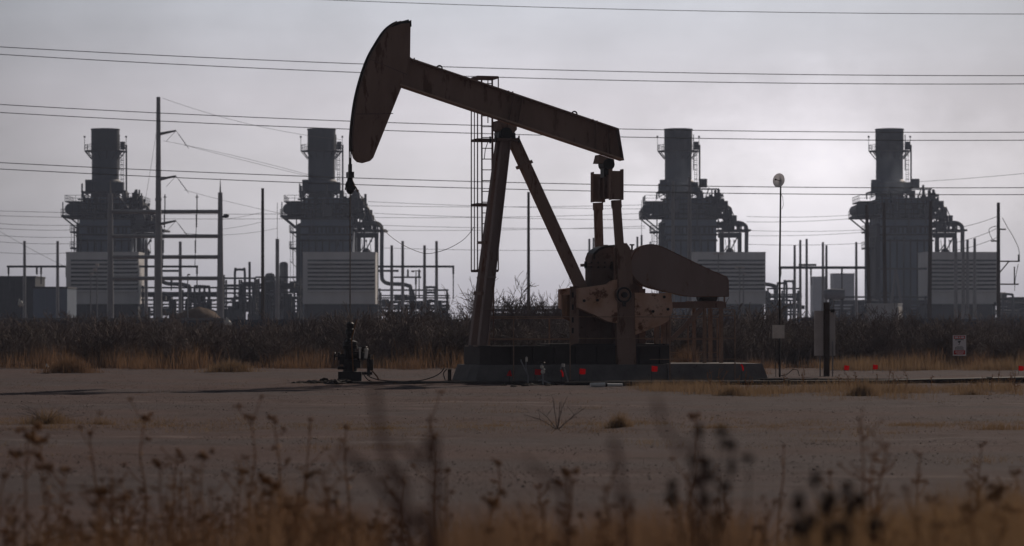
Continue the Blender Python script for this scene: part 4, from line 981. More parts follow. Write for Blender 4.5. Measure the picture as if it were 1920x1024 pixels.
for o, g_, sd in zip(units, gear, (31, 32, 33, 34)):     # each unit carries its own extra pipework
    r3 = random.Random(sd); mb = MB()
    for i in range(9):
        x = r3.uniform(-3, 6.5); z = r3.uniform(15.5, 27); mb.cyl((x, -13.6 + r3.uniform(-.2, .1), z), (x + r3.choice((0, 0, r3.uniform(-3, 3))), -13.6, z + r3.uniform(-6, 3)), r3.uniform(.08, .22), n=6)
    for x, z in g_: mb.lohi((x - .9, -12.5, z - 1), (x + .9, -9, z + 1.2)); mb.bar((x, -11, 0), (x, -11, z - 1), .3, .3)
    for i in range(5): x = r3.uniform(-7, 10); z = zp(372) if x < 6 else zp(384); mb.cyl((x, -6, z - 1.5), (x, -6, z + r3.uniform(.4, 2.6)), r3.uniform(.08, .3), n=6)
    mb.build('extra_pipework', 'pipe', o, split=True)
for o in units[2:]:
    mb = MB(); mb.cyl((4.8, -3, zp(353)), (4.8, -3, zp(339)), .85, n=16); mb.lathe([(.86, zp(339)), (.9, zp(338.5)), (.86, zp(337))], (4.8, -3, 0), 16)
    for a in (-.6, .6): mb.bar((4.8 + a, -3, zp(372)), (4.8 + a * 2, -3, zp(353)), .2, .2); mb.bar((7.2 + a, -3, zp(374)), (7.2 + a, -3, zp(355)), .25, .25)
    mb.lohi((3.6, -4, zp(357)), (8.0, -2, zp(355))); mb.build('vent_silencer', 'plantdark', o)
# filter houses with horizontal louvres
YFI = 525.0
def make_filter():
    t = thing('filter_house', 'filter house', 'building', (-75.6, YFI, 0), 0, 'louvred filter houses of the power plant')
    zt, zb, zl0, zl1 = zp(475, YFI), zp(570, YFI), zp(487, YFI), zp(548, YFI)
    w2 = 6.7; mb = MB(); mb.lohi((-w2, 0, zb), (w2, 8, zt)); mb.lohi((-w2 - .05, -.06, zt + .003), (w2 + .05, 8.05, zt + .25)); wl_ = mb.build('wall', 'louvre', t)
    mb = MB(); mb.lohi((-w2 + .9, -.05, zl1), (w2 - .15, -.003, zl0)); mb.build('louvre_recess', 'louvredark', wl_)
    mb = MB(); n = 8; dz = (zl0 - zl1) / n
    for i in range(n):
        z = zl1 + i * dz
        mb.hexa([(-w2 + .95, -.62, z + .02), (w2 - .2, -.62, z + .02), (w2 - .2, -.06, z + dz * .40), (-w2 + .95, -.06, z + dz * .40),
                 (-w2 + .95, -.62, z + dz * .46), (w2 - .2, -.62, z + dz * .46), (w2 - .2, -.06, z + dz * .62), (-w2 + .95, -.06, z + dz * .62)])
    mb.build('louvre_hood', 'louvre', t, smooth=False, split=True)
    mb = MB()
    for i in range(1, 6): x = -w2 + i * 2 * w2 / 6; mb.lohi((x - .05, -.05, zb + .1), (x + .05, -.003, zl1 - .15))
    mb.lohi((-w2, -.12, zl1 - .12), (w2, -.004, zl1 - .02)); mb.build('seam', 'louvre', wl_)
    mb = MB()
    for x in (-w2 + .4, -3.3, 0, 3.3, w2 - .4):
        for y in (.6, 7.4): mb.lohi((x - .2, y - .2, 0), (x + .2, y + .2, zb - .003))
    for x in (-3.3, 0): mb.bar((x, .6, .2), (x + 3.3, .6, zb - .2), .15, .15)
    mb.build('support_leg', 'plantdark', t, split=True)
    mb = MB(); mb.lohi((-w2 + .5, 2, .1), (w2 - .5, 6, zb - .004)); mb.build('turbine_duct', 'plantdark', t)
    return t
f0 = make_filter(); fl = [f0] + [copy_tree(f0) for _ in range(3)]
for o, x, lb in zip(fl, (-75.6, -31.9, 40.1, 82.8), ('louvred grey filter house below the far left stack', 'louvred grey filter house behind the polished rod, second from the left',
                    'louvred grey filter house partly hidden behind the pump jack belt guard', 'louvred grey filter house behind a row of steel poles at the far right')):
    o.location = (x, YFI, 0); o['label'] = lb
# steel and timber poles
def pole(px, pt, wb, wt, Y, m, label, name='steel_pole', group='poles of the switchyard', cat='pole', lean=0, tip=0, n=10, ex=None):
    b = W(px, 609, Y); z = zp(pt, Y); k_ = Y / F; t = thing(name, label, cat, (b.x, Y, 0), 0, group)
    mb = MB(); mb.tube([(0, 0, -.2), (-lean * k_, 0, z)], [wb * k_ / 2, wt * k_ / 2], n); mb.build('shaft', m, t)
    if tip: mb = MB(); mb.tube([(-lean * k_, 0, z), (-lean * k_, 0, z + tip * k_)], .04, 5); mb.build('lightning_rod', 'wire', t)
    return t, k_, z
t, k_, z = pole(297, 182, 15, 7.5, 320, 'galv', 'tallest tapered steel transmission pole with three short arms, at the left', 'transmission_pole', None, n=14)
def arm_set(t, k_, Y, pys, px0, dx, dy):
    for i, py in enumerate(pys):
        mb = MB(); z = zp(py, Y); mb.tube([(px0 * k_, 0, z), ((px0 + dx) * k_, 0, z + dy * k_)], [.18, .10], 7); a = mb.build('davit_arm', 'galv', t)
        mb = MB(); e = Vector(((px0 + dx) * k_, 0, z + dy * k_)); e2 = e + Vector((16 * k_, 4, -29 * k_)); mb.tube([e, e2], .025, 5)
        for q in range(6): c = e + (e2 - e) * (.25 + q * .11); mb.ball(c, .075, 6, 4)
        mb.build('insulator', 'plantdark', a)
        mb = MB(); e3 = Vector((2 * k_, 0, z - 10 * k_)); e4 = e2; mb.tube([e, e + Vector((-18 * k_, 0, -20 * k_))], .022, 4); mb.build('stay', 'wire', a)
arm_set(t, k_, 320, (251, 336, 420), 4, 29, 6)
mb = MB(); 
for py in (374, 490): mb.cyl((0, 0, zp(py, 320) - .15), (0, 0, zp(py, 320) + .15), .42 if py > 400 else .37, n=14)
mb.build('joint_collar', 'galv', t)
# portal of two poles with four cross beams
YH = 350.0; b = W(207, 609, YH); t = thing('switchyard_portal', 'two tapered steel poles joined by four horizontal beams, left of the lone timber pole', 'portal frame', (b.x, YH, 0)); k_ = YH / F
for px, pt in ((207, 363), (413, 361)):
    mb = MB(); mb.tube([((px - 207) * k_, 0, -.2), ((px - 207) * k_, 0, zp(pt, YH))], [7 * k_, 4.2 * k_], 12); o = mb.build('pole', 'galv', t)
    mb = MB(); mb.tube([((px - 207) * k_, 0, zp(pt, YH)), ((px - 207) * k_, 0, zp(pt - 26, YH))], [.12, .03], 5); mb.build('lightning_rod', 'wire', o)
for py, x1 in ((397, 413), (443, 413), (482, 413), (522, 413)):
    mb = MB(); mb.tube([(0, 0, zp(py, YH)), ((x1 - 207) * k_, 0, zp(py, YH))], .24, 8); mb.build('cross_beam', 'galv', t)
for px in (310, 370):
    mb = MB(); p0 = Vector(((px - 207) * k_, -.4, zp(365, YH))); x = p0.x
    mb.tube([p0, (x, -.4, zp(398, YH))], .07, 5); mb.tube([(x - 3 * k_, -.4, zp(370, YH)), (x + 3 * k_, -.4, zp(370, YH))], .05, 4); mb.tube([(x, -.4, zp(398, YH)), (x - 2 * k_, -.4, zp(440, YH)), (x - 4 * k_, -.4, zp(500, YH))], .04, 4)
    for q in range(8): mb.ball((x - 1 * k_, -.4, zp(404 + q * 3, YH)), .11, 6, 4); mb.ball((x - 3 * k_, -.4, zp(452 + q * 3, YH)), .11, 6, 4)
    mb.build('insulator_string', 'plantdark', t)
pl = [(492.5, 353, 7, 5.5, 300, 'wood', 'lone tall timber pole between the portal and the second filter house', 'timber_pole', 0, 0),
 (991, 360, 7, 5, 300, 'wood', 'timber pole rising behind the pump jack between its front and rear legs', 'timber_pole', 0, 0),
 (1661, 380, 8, 6, 330, 'wood', 'upright timber pole in front of the far right steam generator', 'timber_pole', 4, 0),
 (1631, 384, 8, 6, 330, 'wood', 'leaning timber pole left of the upright one by the far right steam generator', 'timber_pole', 6, 0),
 (1742, 377, 9, 6, 330, 'wood', 'thick timber pole just left of the far right filter house', 'timber_pole', -3, 0),
 (520, 448, 8, 7, 420, 'galv', 'stout short steel pole with lightning rod right of the lone timber pole', 'steel_pole', 0, 68),
 (468, 491, 5, 4.5, 480, 'plantdark', 'short dark vent pole left of the lone timber pole', 'steel_pole', 0, 0),
 (1792, 447, 8, 6, 440, 'galv', 'first steel pole from the left before the far right filter house', 'steel_pole', 0, 0),
 (1806, 450, 8, 5, 440, 'galv', 'second steel pole from the left before the far right filter house', 'steel_pole', 0, 0),
 (1814, 450, 7, 5, 440, 'galv', 'third steel pole from the left before the far right filter house', 'steel_pole', 0, 0),
 (1827.5, 447, 8, 5, 440, 'galv', 'rightmost steel pole before the far right filter house', 'steel_pole', 0, 0),
 (1105, 448, 4.5, 4, 440, 'galv', 'left one of two thin steel poles above the gearbox', 'steel_pole', 0, 0),
 (1113, 446, 4.5, 4, 440, 'galv', 'right one of two thin steel poles above the gearbox', 'steel_pole', 0, 0),
 (1195, 444, 4.5, 4, 440, 'galv', 'shorter thin steel pole beside the third steam generator, above the belt guard', 'steel_pole', 0, 0),
 (1203, 441, 4.5, 4, 440, 'galv', 'thin steel pole with long lightning rod beside the third steam generator', 'steel_pole', 0, 66),
 (1262, 340, 8, 5.5, 330, 'galv', 'slim steel pole left in front of the third stack, behind the belt guard', 'steel_pole', 0, 0),
 (1293, 332, 10, 6, 330, 'galv', 'taller steel pole in front of the third stack, right of its twin', 'steel_pole', 0, 0)]
for px, pt, wb, wt, Y, m, lb, nm, lean, tip in pl: pole(px, pt, wb, wt, Y, m, lb, nm, 'timber poles' if nm == 'timber_pole' else 'poles of the switchyard', lean=lean, tip=tip)
# timber pole with arms at the far right
t, k_, z = pole(1872, 380, 8, 6, 310, 'wood', 'dark timber pole with two side arms and drooping jumpers, far right', 'timber_pole', 'timber poles')
mb = MB(); mb.bar((0, 0, zp(430, 310)), (14 * k_, 0, zp(430, 310)), .15, .15); mb.bar((0, 0, zp(452, 310)), (-14 * k_, 0, zp(452, 310)), .15, .15); mb.bar((0, 0, zp(490, 310)), (40 * k_, 0, zp(490, 310)), .15, .15); mb.bar((0, 0, zp(514, 310)), (20 * k_, 0, zp(490, 310)), .12, .12); mb.bar((0, 0, zp(533, 310)), (38 * k_, 0, zp(533, 310)), .15, .15)
mb.bar((30 * k_, 0, zp(533, 310)), (30 * k_, 0, zp(500, 310)), .12, .12); mb.build('side_arm', 'wood', t, split=True)
mb = MB()
for P in (((7, 408), (16, 425), (28, 445), (38, 468), (38, 485)), ((-2, 452), (-12, 448), (-18, 432), (-12, 426), (-2, 424)), ((30, 545), (32, 520), (37, 495))):
    mb.tube([(a * k_, -.1, zp(c, 310)) for a, c in spline(P, 4)], .035, 4)
mb.build('jumper', 'wire', t, split=True)
mb = MB(); 
for q in range(5): mb.ball((38 * k_, -.1, zp(479 + q * 2.4, 310)), .12, 6, 4)
mb.build('insulator', 'plantdark', t)
# bus frames: posts carrying a bar
def bus(label, Y, posts, bars, drops=(), m='pipe', wp=7.5):
    b = W(posts[0][0], 609, Y); k_ = Y / F; t = thing('bus_frame', label, 'bus frame', (b.x, Y, 0), 0, 'switchyard bus frames'); x0 = posts[0][0]
    for px, pt in posts: mb = MB(); mb.tube([((px - x0) * k_, 0, -.2), ((px - x0) * k_, 0, zp(pt, Y))], [wp * k_ / 2, wp * .36 * k_], 8); mb.build('post', 'galv', t)
    for a, c, py, th in bars: mb = MB(); mb.bar(((a - x0) * k_, -.45, zp(py, Y)), ((c - x0) * k_, -.45, zp(py, Y)), .3, th * k_); mb.build('bus_bar', m, t)
    mb = MB()
    for px, p0, p1 in drops:
        mb.tube([((px - x0) * k_, -.45, zp(p0, Y)), ((px - x0) * k_, -.45, zp(p1, Y))], .09, 5)
        for q in range(5): mb.ball(((px - x0) * k_, -.45, zp(p0 + 3 + q * 2.4, Y)), .17, 6, 4)
    if drops: mb.build('insulator', 'plantdark', t)
    return t
bus('bus frame of two dark posts and one bar at the far left edge', 430, ((46, 452), (108, 452)), ((14, 124, 500, 4),), ((17, 500, 532), (78, 500, 533), (70, 500, 515)), wp=7)
bus('bus frame of two posts and double bars behind the transmission pole', 430, ((274, 454), (338, 453)), ((262, 372, 500, 4), (262, 372, 521, 3)), ((300, 521, 540), (322, 521, 545), (370, 500, 545)))
bus('bus frame of four tall posts right of the second filter house', 440, ((734.5, 460), (755, 452), (796, 460), (818.5, 452)), ((710, 852, 500, 4), (738, 790, 520, 3)), ((850, 500, 560), (780, 520, 560), (786, 505, 560), (765, 505, 520)), wp=7)
bus('bus frame of six thin posts right of the dish mast', 450, ((1490, 460), (1500.5, 450), (1512.5, 448), (1543, 454), (1549.5, 460), (1605.5, 454)), ((1460, 1632, 502, 5), (1497, 1530, 497, 4)), ((1520, 502, 535), (1578, 502, 550), (1463, 502, 520)), wp=6)
# light poles
for px, pt, Y, lb, both in ((182, 497, 300, 'thin lamp post in front of the far left filter house, the taller of two', 1), (170, 513, 300, 'thin lamp post in front of the far left filter house, the shorter one', 0), (1347, 475, 300, 'twin headed lamp post above the right end of the belt guard', 2),
                        (1387, 501, 300, 'lamp post with arm in front of the third filter house, left of its pair', 2), (1394, 513, 300, 'lamp post without arm in front of the third filter house', 0), (352, 515, 300, 'thin lamp post right of the transmission pole before the soil pile', 0), (780, 508, 320, 'thin twin headed lamp post behind the bus frame of four posts', 2)):
    t, k_, z = pole(px, pt, 3, 2, Y, 'galv', lb, 'lamp_post', 'lamp posts', 'lamp post', n=6)
    mb = MB()
    if both == 2: mb.bar((-6 * k_, 0, z), (6 * k_, 0, z), .1, .1); mb.box((-6 * k_, 0, z - .05), (.35, .3, .2)); mb.box((6 * k_, 0, z - .05), (.35, .3, .2))
    elif both == 1: mb.box((0, 0, z), (.35, .3, .3)); mb.box((-.25, 0, z - 9 * k_), (.35, .3, .3))
    else: mb.box((.1, 0, z), (.3, .25, .15))
    mb.build('lamp_head', 'panelgrey', t, split=True)
# pipe racks and tanks between the units
def rack(label, Y, x0, x1, top, seed):
    rs = random.Random(seed); k_ = Y / F; b = W(x0, 609, Y); Wd = (x1 - x0) * k_; t = thing('pipe_rack', label, 'pipe rack', (b.x, Y, 0), 0, 'pipe racks between the units')
    n = max(2, int(Wd / 4.6)); zt = zp(top, Y)
    mb = MB()
    for i in range(n + 1): mb.lohi((Wd * i / n - .16, -.16, 0), (Wd * i / n + .16, .16, zt - rs.uniform(0, 1.2) * 1)); mb.lohi((Wd * i / n - .16, 3.8, 0), (Wd * i / n + .16, 4.1, zt - 1))
    mb.build('column', 'plantdark', t, split=True)
    mb = MB()
    for f in (.45, .68, .93): mb.lohi((-.3, -.36, zt * f - .16), (Wd + .3, -.17, zt * f + .16))
    for i in range(n): mb.bar((Wd * i / n, .3, zt * .45), (Wd * (i + 1) / n, .3, zt * .68), .12, .12)
    mb.build('beam', 'plantdark', t)
    mb = MB()
    for f in (.5, .56, .73, .78, .36): r = rs.uniform(.12, .32); mb.cyl((-.5, 1.5, zt * f + .3), (Wd + .5, 1.5, zt * f + .3), r, n=8)
    mb.build('pipe', 'pipe', t, split=True)
    mb = MB()
    for i in range(int(Wd * 2.4)):
        x = rs.uniform(0, Wd); z = rs.uniform(.5, zt * .8); s = rs.uniform(.5, 2.6)
        (mb.box((x, rs.uniform(-2.5, 3.5), z), (s, s, rs.uniform(.4, 1.8))) if rs.random() < .6 else mb.cyl((x, -1.5, 0), (x, -1.5, z * .9), s * .4, n=9))
    mb.build('equipment', 'plantdark', t, split=True)
    mb = MB()
    for i in range(5):
        x = rs.uniform(.5, Wd - 2); z = zt * rs.uniform(.5, 1.08); mb.tube(spline([(x, -.8, .5), (x, -.8, z - .6), (x + .4, -.8, z), (x + 1.4, -.8, z), (x + 1.8, -.8, z - .6), (x + 1.8, -.8, .5)], 3), .22, 7)
    mb.build('pipe_loop', 'pipe', t, split=True)
rack('dark pipe rack between the portal frame and the second filter house', 520, 420, 478, 514, 1)
rack('pipe rack with tanks just left of the second filter house', 535, 482, 562, 512, 2)
rack('pipe rack right of the second filter house, behind the four post bus frame', 535, 712, 838, 538, 3)
rack('low pipe rack behind the tallest transmission pole', 520, 268, 408, 533, 4)
rack('pipe rack right of the dish mast, beside the third filter house', 560, 1440, 1500, 535, 5)
rack('pipe rack in front of the far right steam generator', 520, 1560, 1735, 552, 6)
rack('low pipe rack at the far right edge', 520, 1872, 1990, 556, 7)
rack('low pipe rack behind the bare bushes right of the samson post', 560, 925, 1110, 572, 8)
def box_building(label, Y, x0, x1, top, m, seed=0, name='plant_building', depth=10):
    k_ = Y / F; b = W((x0 + x1) / 2, 609, Y); w2 = (x1 - x0) * k_ / 2; z = zp(top, Y); t = thing(name, label, 'building', (b.x, Y, 0), 0, 'plant buildings')
    mb = MB(); mb.lohi((-w2, 0, -.1), (w2, depth, z)); o = mb.build('wall', m, t)
    mb = MB(); mb.lohi((-w2 - .1, -.1, z + .004), (w2 + .1, depth + .1, z + .3)); mb.build('roof', 'plantdark', t)
    mb = MB()
    for i in range(1, int(w2)): mb.lohi((-w2 + i * 2 - .04, -.05, .2), (-w2 + i * 2 + .04, -.003, z - .2))
    mb.build('wall_seam', m, o)
    mb = MB(); mb.lohi((-w2 * .4 - .6, -.06, 0), (-w2 * .4 + .6, -.003, 2.3)); mb.build('door', 'panelgrey', t)
box_building('dark flat building at the far left edge behind the bus frame', 480, -60, 66, 521, 'plantdark')
box_building('grey low building between the far left posts and the first filter house', 470, 62, 126, 541, 'casing')
box_building('pale block building behind the six post bus frame', 1100, 1562, 1602, 514, 'tank')
box_building('square grey block on the skyline right of the dish mast', 1150, 1524, 1548, 520, 'tank')
box_building('low dark building at the far right edge behind the timber pole', 540, 1895, 2000, 560, 'plantdark')
def vtank(label, px, w_, top, Y, dome=True):
    k_ = Y / F; b = W(px, 609, Y); r = w_ * k_ / 2; z = zp(top, Y); t = thing('storage_tank', label, 'tank', (b.x, Y, 0), 0, 'storage tanks')
    mb = MB(); mb.lathe([(r, 0), (r, z - r * .6), (r * .85, z - r * .2), (r * .4, z - .02), (.05, z)], n=20); o = mb.build('shell', 'tank', t)
    mb = MB(); mb.lathe([(r + .01, z * .5), (r + .06, z * .5), (r + .06, z * .5 + .2), (r + .01, z * .5 + .2)], n=20); mb.bar((r * .5, -r - .1, 0), (r * .5, -r - .1, z), .08, .08); mb.bar((r * .3, -r - .1, 0), (r * .3, -r - .1, z), .08, .08); mb.build('band_and_ladder', 'pipe', t).name = 'tank_ladder'
vtank('upright round topped tank left of the second steam generator', 532, 16, 491, 560)
vtank('short upright tank beside the round topped tank', 506, 18, 512, 560)
vtank('squat upright tank right of the six post bus frame', 1880, 16, 548, 540)
k_ = 420 / F; b = W(1555, 609, 420); t = thing('horizontal_tank', 'pale horizontal tank with domed end low behind the electrical panel', 'tank', (b.x, 420, 0)); z = zp(552, 420)
mb = MB(); mb.cyl((-.4, 0, z), (2.2, 0, z), .8, n=20); mb.ball((-.4, 0, z), .8, 20, 10, (.6, 1, 1)); mb.build('shell', 'tank', t); mb = MB(); mb.lohi((0, -.6, 0), (.3, .6, z - .7)); mb.lohi((1.7, -.6, 0), (2.0, .6, z - .7)); mb.build('saddle', 'plantdark', t, split=True)
# A frame near the last unit
b = W(1668, 609, 500); k_ = 500 / F; t = thing('a_frame', 'pale steel A shaped frame before the far right steam generator', 'frame', (b.x, 500, 0))
mb = MB(); mb.bar((-2 * k_, 0, 0), (11 * k_, 0, zp(505, 500)), .4, .4); mb.bar((30 * k_, 0, 0), (12 * k_, 0, zp(505, 500)), .4, .4); mb.build('leg', 'tank', t, split=True)
mb = MB(); mb.bar((-20 * k_, .3, zp(504, 500)), (70 * k_, .3, zp(504, 500)), .3, .35); mb.build('top_beam', 'pipe', t)
# white box, soil pile, fence
b = W(1655, 609, 290); k_ = 290 / F; t = thing('white_container', 'white box container with sunlit right end behind the brush', 'container', (b.x, 290, 0), R(-20))
z = zp(571, 290); mb = MB(); mb.lohi((-1.65, 0, .2), (1.55, 2.2, z)); o = mb.build('body', 'white', t)
mb = MB(); mb.lohi((-1.7, -.05, z + .004), (1.6, 2.25, z + .12)); mb.build('roof', 'white', t)
mb = MB()
for i in range(9): mb.lohi((-1.5 + i * .37, -.05, .4), (-1.42 + i * .37, -.003, z - .1))
mb.build('rib', 'white', o); mb = MB(); mb.lohi((1.553, .3, .3), (1.60, 1.9, z - .3)); mb.build('door', 'offwhite', t)
b = W(372, 609, 330); mb = MB(); rs = random.Random(4); n = 26; prof = []
vs = []; 
for j in range(9):
    for i in range(n):
        a = 6.2832 * i / n; rr = (1 - j / 8) ** .8; q = 1 + .10 * math.sin(3 * a + j) + rs.uniform(-.03, .03)
        vs.append((b.x + 5.6 * rr * q * math.cos(a), 330 + 4 * rr * q * math.sin(a), -.1 + 3.75 * (1 - rr ** 1.6) + rs.uniform(-.06, .06)))
mb.add(vs, [(j * n + i, j * n + (i + 1) % n, (j + 1) * n + (i + 1) % n, (j + 1) * n + i) for j in range(8) for i in range(n)])
tag(mb.build('soil_pile', 'pile', None, (b.x, 330, 0)), 'rounded brown soil pile right of the tall transmission pole', 'soil pile')
def fence(label, Y, x0, x1, top, m, mr, step=4.0, railz=.25):
    k_ = Y / F; a, c = (x0 - 960) * k_, (x1 - 960) * k_; z = zp(top, Y); t = thing('perimeter_fence', label, 'fence', (a, Y, 0)); Wd = c - a
    mb = MB(); mb.lohi((0, 0, -.1), (Wd, .05, z - .1)); i = 0
    while i * .3 < Wd - .2: mb.lohi((i * .3, -.035, .05), (i * .3 + .12, -.002, z - .13)); i += 1
    mb.build('panel', m, t, smooth=False)
    n = int(Wd / step); mb = MB(); mb.lohi((-.05, -.09, z - .095), (Wd + .05, .12, z - .095 + railz)); mb.build('top_rail', mr, t)
    for i in range(n + 1): mb = MB(); mb.lohi((Wd * i / n - .07, -.20, -.1), (Wd * i / n + .07, -.095, z + .18)); mb.build('post', 'galv', t)
fence('low dark fence with pale top rail behind the brush, left third of the view', 300, -80, 420, 599, 'fence', 'fencerail')
fence('dark blue sheet fence behind the brush, left of the pump jack', 290, 424, 860, 602, 'fence', 'fence')
fence('dark blue sheet fence behind the brush at the right', 300, 1480, 2020, 601, 'fence', 'fence')
for px0, px1, pt, lb in ((1500, 1523, 596, 'blue sheet stack behind the brush left of the timber post with electrical panel'), (1838, 1868, 606, 'light blue sheet stack against the right fence'), (1352, 1382, 596, 'blue drum stack behind the guard rail right of the motor bench'), (590, 626, 606, 'blue sheet stack low behind the brush under the second filter house')):
    b = W((px0 + px1) / 2, 609, 280); w2 = (px1 - px0) * 280 / F / 2; t = thing('blue_container', lb, 'container', (b.x, 280, 0), 0, 'blue containers along the fence'); z = zp(pt, 280)
    mb = MB(); mb.lohi((-w2, 0, 0), (w2, 1.2, z)); mb.build('body', 'blue', t); mb = MB()
    for i in range(6): x = -w2 + (i + .5) * w2 / 3; mb.lohi((x - .06, -.05, .1), (x + .06, -.003, z - .1))
    mb.lohi((-w2 - .03, -.06, z + .004), (w2 + .03, 1.25, z + .06)); mb.build('rib', 'fence', t)
# ------------------------------------------------------------------ overhead wires
def wire(pts, Y, r, label, group='overhead wires'):
    c = np.polyfit([p[0] for p in pts], [p[1] for p in pts], min(2, len(pts) - 1)); x0, x1 = pts[0][0], pts[-1][0]
    xs_ = np.linspace(x0, x1, 26); P = [W(float(x), float(np.polyval(c, x)), Y) for x in xs_]
    mb = MB(); mb.tube(P, r, 5); o = mb.build('overhead_wire', 'wire', None, P[0]); return tag(o, label, 'wire', group)
def fit(a, b, c, xa=-140, xb=2060):
    cc = np.polyfit([a[0], b[0], c[0]], [a[1], b[1], c[1]], 2); return [(x, float(np.polyval(cc, x))) for x in (xa, 960, xb)]
YW = 175
for a, b, c, nm in (((0, 88), (870, 126.5), (1920, 142), 'upper wire of the pair passing behind the middle of the horse head'), ((0, 102), (870, 143), (1920, 157.5), 'lower wire of the pair passing behind the middle of the horse head'),
    ((0, 196), (870, 234.5), (1920, 248), 'upper wire of the pair crossing the top of the two right stacks'), ((0, 211), (870, 249.5), (1920, 263), 'lower wire of the pair crossing the top of the two right stacks'),
    ((0, 305), (870, 340), (1920, 352), 'upper wire of the lowest long pair, below the horse head tip'), ((0, 317), (870, 352.5), (1920, 365), 'lower wire of the lowest long pair, below the horse head tip')):
    wire(fit(a, b, c), YW, .024, nm)
wire([(300, -16), (550, 0), (1000, 12), (1920, 25.5), (2060, 27)], YW, .020, 'single topmost wire near the upper edge of the sky')
thin = [((-20, 395), (560, 401), 470), ((-20, 404), (560, 410), 470), ((-20, 418), (170, 421), 480), ((-20, 427), (170, 430), 480), ((-20, 440), (160, 444), 490), ((-20, 452), (160, 456), 490), ((-20, 472), (130, 474), 490),
 ((690, 378), (1220, 392), 470), ((690, 386), (1220, 384), 470), ((700, 400), (1215, 412), 480), ((700, 408), (1215, 400), 480), ((700, 422), (1210, 428), 490), ((700, 432), (1210, 424), 490), ((720, 465), (1180, 468), 490),
 ((1400, 406), (1620, 402), 480), ((1400, 416), (1620, 408), 480), ((1400, 432), (1640, 430), 490), ((1400, 442), (1640, 434), 490), ((1400, 458), (1640, 455), 490), ((1640, 345), (1990, 318), 480), ((1780, 430), (1872, 405), 400), ((1790, 455), (1870, 428), 400), ((1790, 470), (1872, 444), 400)]
for i, (a, b, Y) in enumerate(thin):
    m_ = ((a[0] + b[0]) / 2, (a[1] + b[1]) / 2 + 3)
    zone = 'left of the second stack' if b[0] < 600 else 'between the horse head cable and the third stack' if b[0] < 1230 else 'between the two right stacks' if b[0] < 1700 else 'at the far right'
    wire([a, m_, b], Y, .035, 'faint distant wire level with the platforms, ' + zone, 'faint distant wires ' + zone)
for a, m_, b, lb in (((305, 184), (400, 215), (640, 262), 'sagging wire from the top of the tall transmission pole'), ((306, 264), (430, 290), (600, 334), 'sagging wire from the upper arm of the tall transmission pole, upper of two'), ((345, 272), (450, 299), (640, 345), 'sagging wire from the upper arm of the tall transmission pole, lower of two'),
                 ((345, 356), (470, 388), (640, 420), 'sagging wire from the middle arm of the tall transmission pole'), ((345, 437), (430, 440), (520, 428), 'wire from the lowest arm of the tall transmission pole'), ((-10, 428), (60, 468), (122, 500), 'steep wire descending to the far left bus frame'), ((300, 200), (285, 300), (270, 390), 'steep wire falling left of the tall transmission pole'), ((413, 412), (455, 406), (492, 398), 'short wire from the portal to the lone timber pole, upper one'), ((413, 430), (455, 424), (492, 416), 'short wire from the portal to the lone timber pole, lower one')):
    wire([a, m_, b], 320, .018, lb)
b = W(424, 405, 330); mb = MB(); mb.ball(b, .32, 10, 7, (1.1, .8, .8)); mb.ball(b + Vector((-.3, 0, -.1)), .16, 8, 5); tag(mb.build('wire_marker', 'plantdark', None, b), 'small dark marker hanging on a wire right of the portal frame', 'wire marker')
# ------------------------------------------------------------------ leafless brush
def twig_mesh(seed, h, spread, stems, depth=4, r0=.022, kids=(3, 4)):
    rs = random.Random(seed); trunk = MB(); tw = MB()
    def grow(p, d, l, r, lev):
        n = 3; pts = [p]; rr = [r]
        for i in range(n):
            d = (d + Vector((rs.gauss(0, .16), rs.gauss(0, .16), rs.gauss(.04, .10)))).normalized(); p = p + d * l / n; pts.append(p); rr.append(r * (1 - .45 * (i + 1) / n))
        (trunk if lev < 1 else tw).tube(pts, [max(q, .0085 if h > .1 else 0) for q in rr], 3, False)
        if lev >= depth - 1: return
        for k in range(rs.randint(*kids)):
            i = rs.randint(1, n); a = rs.uniform(.35, .95); ax = Vector((rs.gauss(0, 1), rs.gauss(0, 1), rs.gauss(0, .5)))
            q = (d + (ax - d * ax.dot(d)).normalized() * a); q.z += .12; grow(pts[i], q.normalized(), l * rs.uniform(.5, .8), rr[i] * .62, lev + 1)
    for s in range(stems):
        a = rs.uniform(0, 6.283); d = Vector((math.cos(a) * spread, math.sin(a) * spread, 1)).normalized()
        grow(Vector((math.cos(a) * .12, math.sin(a) * .12, -.05)), d, h * rs.uniform(.36, .5), r0 * rs.uniform(.7, 1.1), 0)
    return trunk, tw
variants = []
for i in range(7):
    a, b = twig_mesh(100 + i, 1.85, (.55, .8, .5, .9, .6, .7, .5)[i], 9, 4, .020, (3, 4)); v = np.array(a.v + b.v, float); v *= np.array([1.25, 1.25, 1]) * 2.12 / v[:, 2].max(); n0 = len(a.v)
    f = a.f + [tuple(k + n0 for k in q) for q in b.f]; variants.append((v, np.array(f, int)))
def thicket(name, m, places, label):
    V, Fc, n = [], [], 0
    for x, y, s, sz, a, k in places:
        v, f = variants[k]; c, sn = math.cos(a), math.sin(a)
        q = np.stack([v[:, 0] * c - v[:, 1] * sn, v[:, 0] * sn + v[:, 1] * c, v[:, 2] * sz], -1) * s + np.array([x, y, 0]); V.append(q); Fc.append(f + n); n += len(q)
    o = npmesh(name, np.concatenate(V), np.concatenate(Fc), m); return tag(o, label, kind='stuff')
rs = random.Random(5)
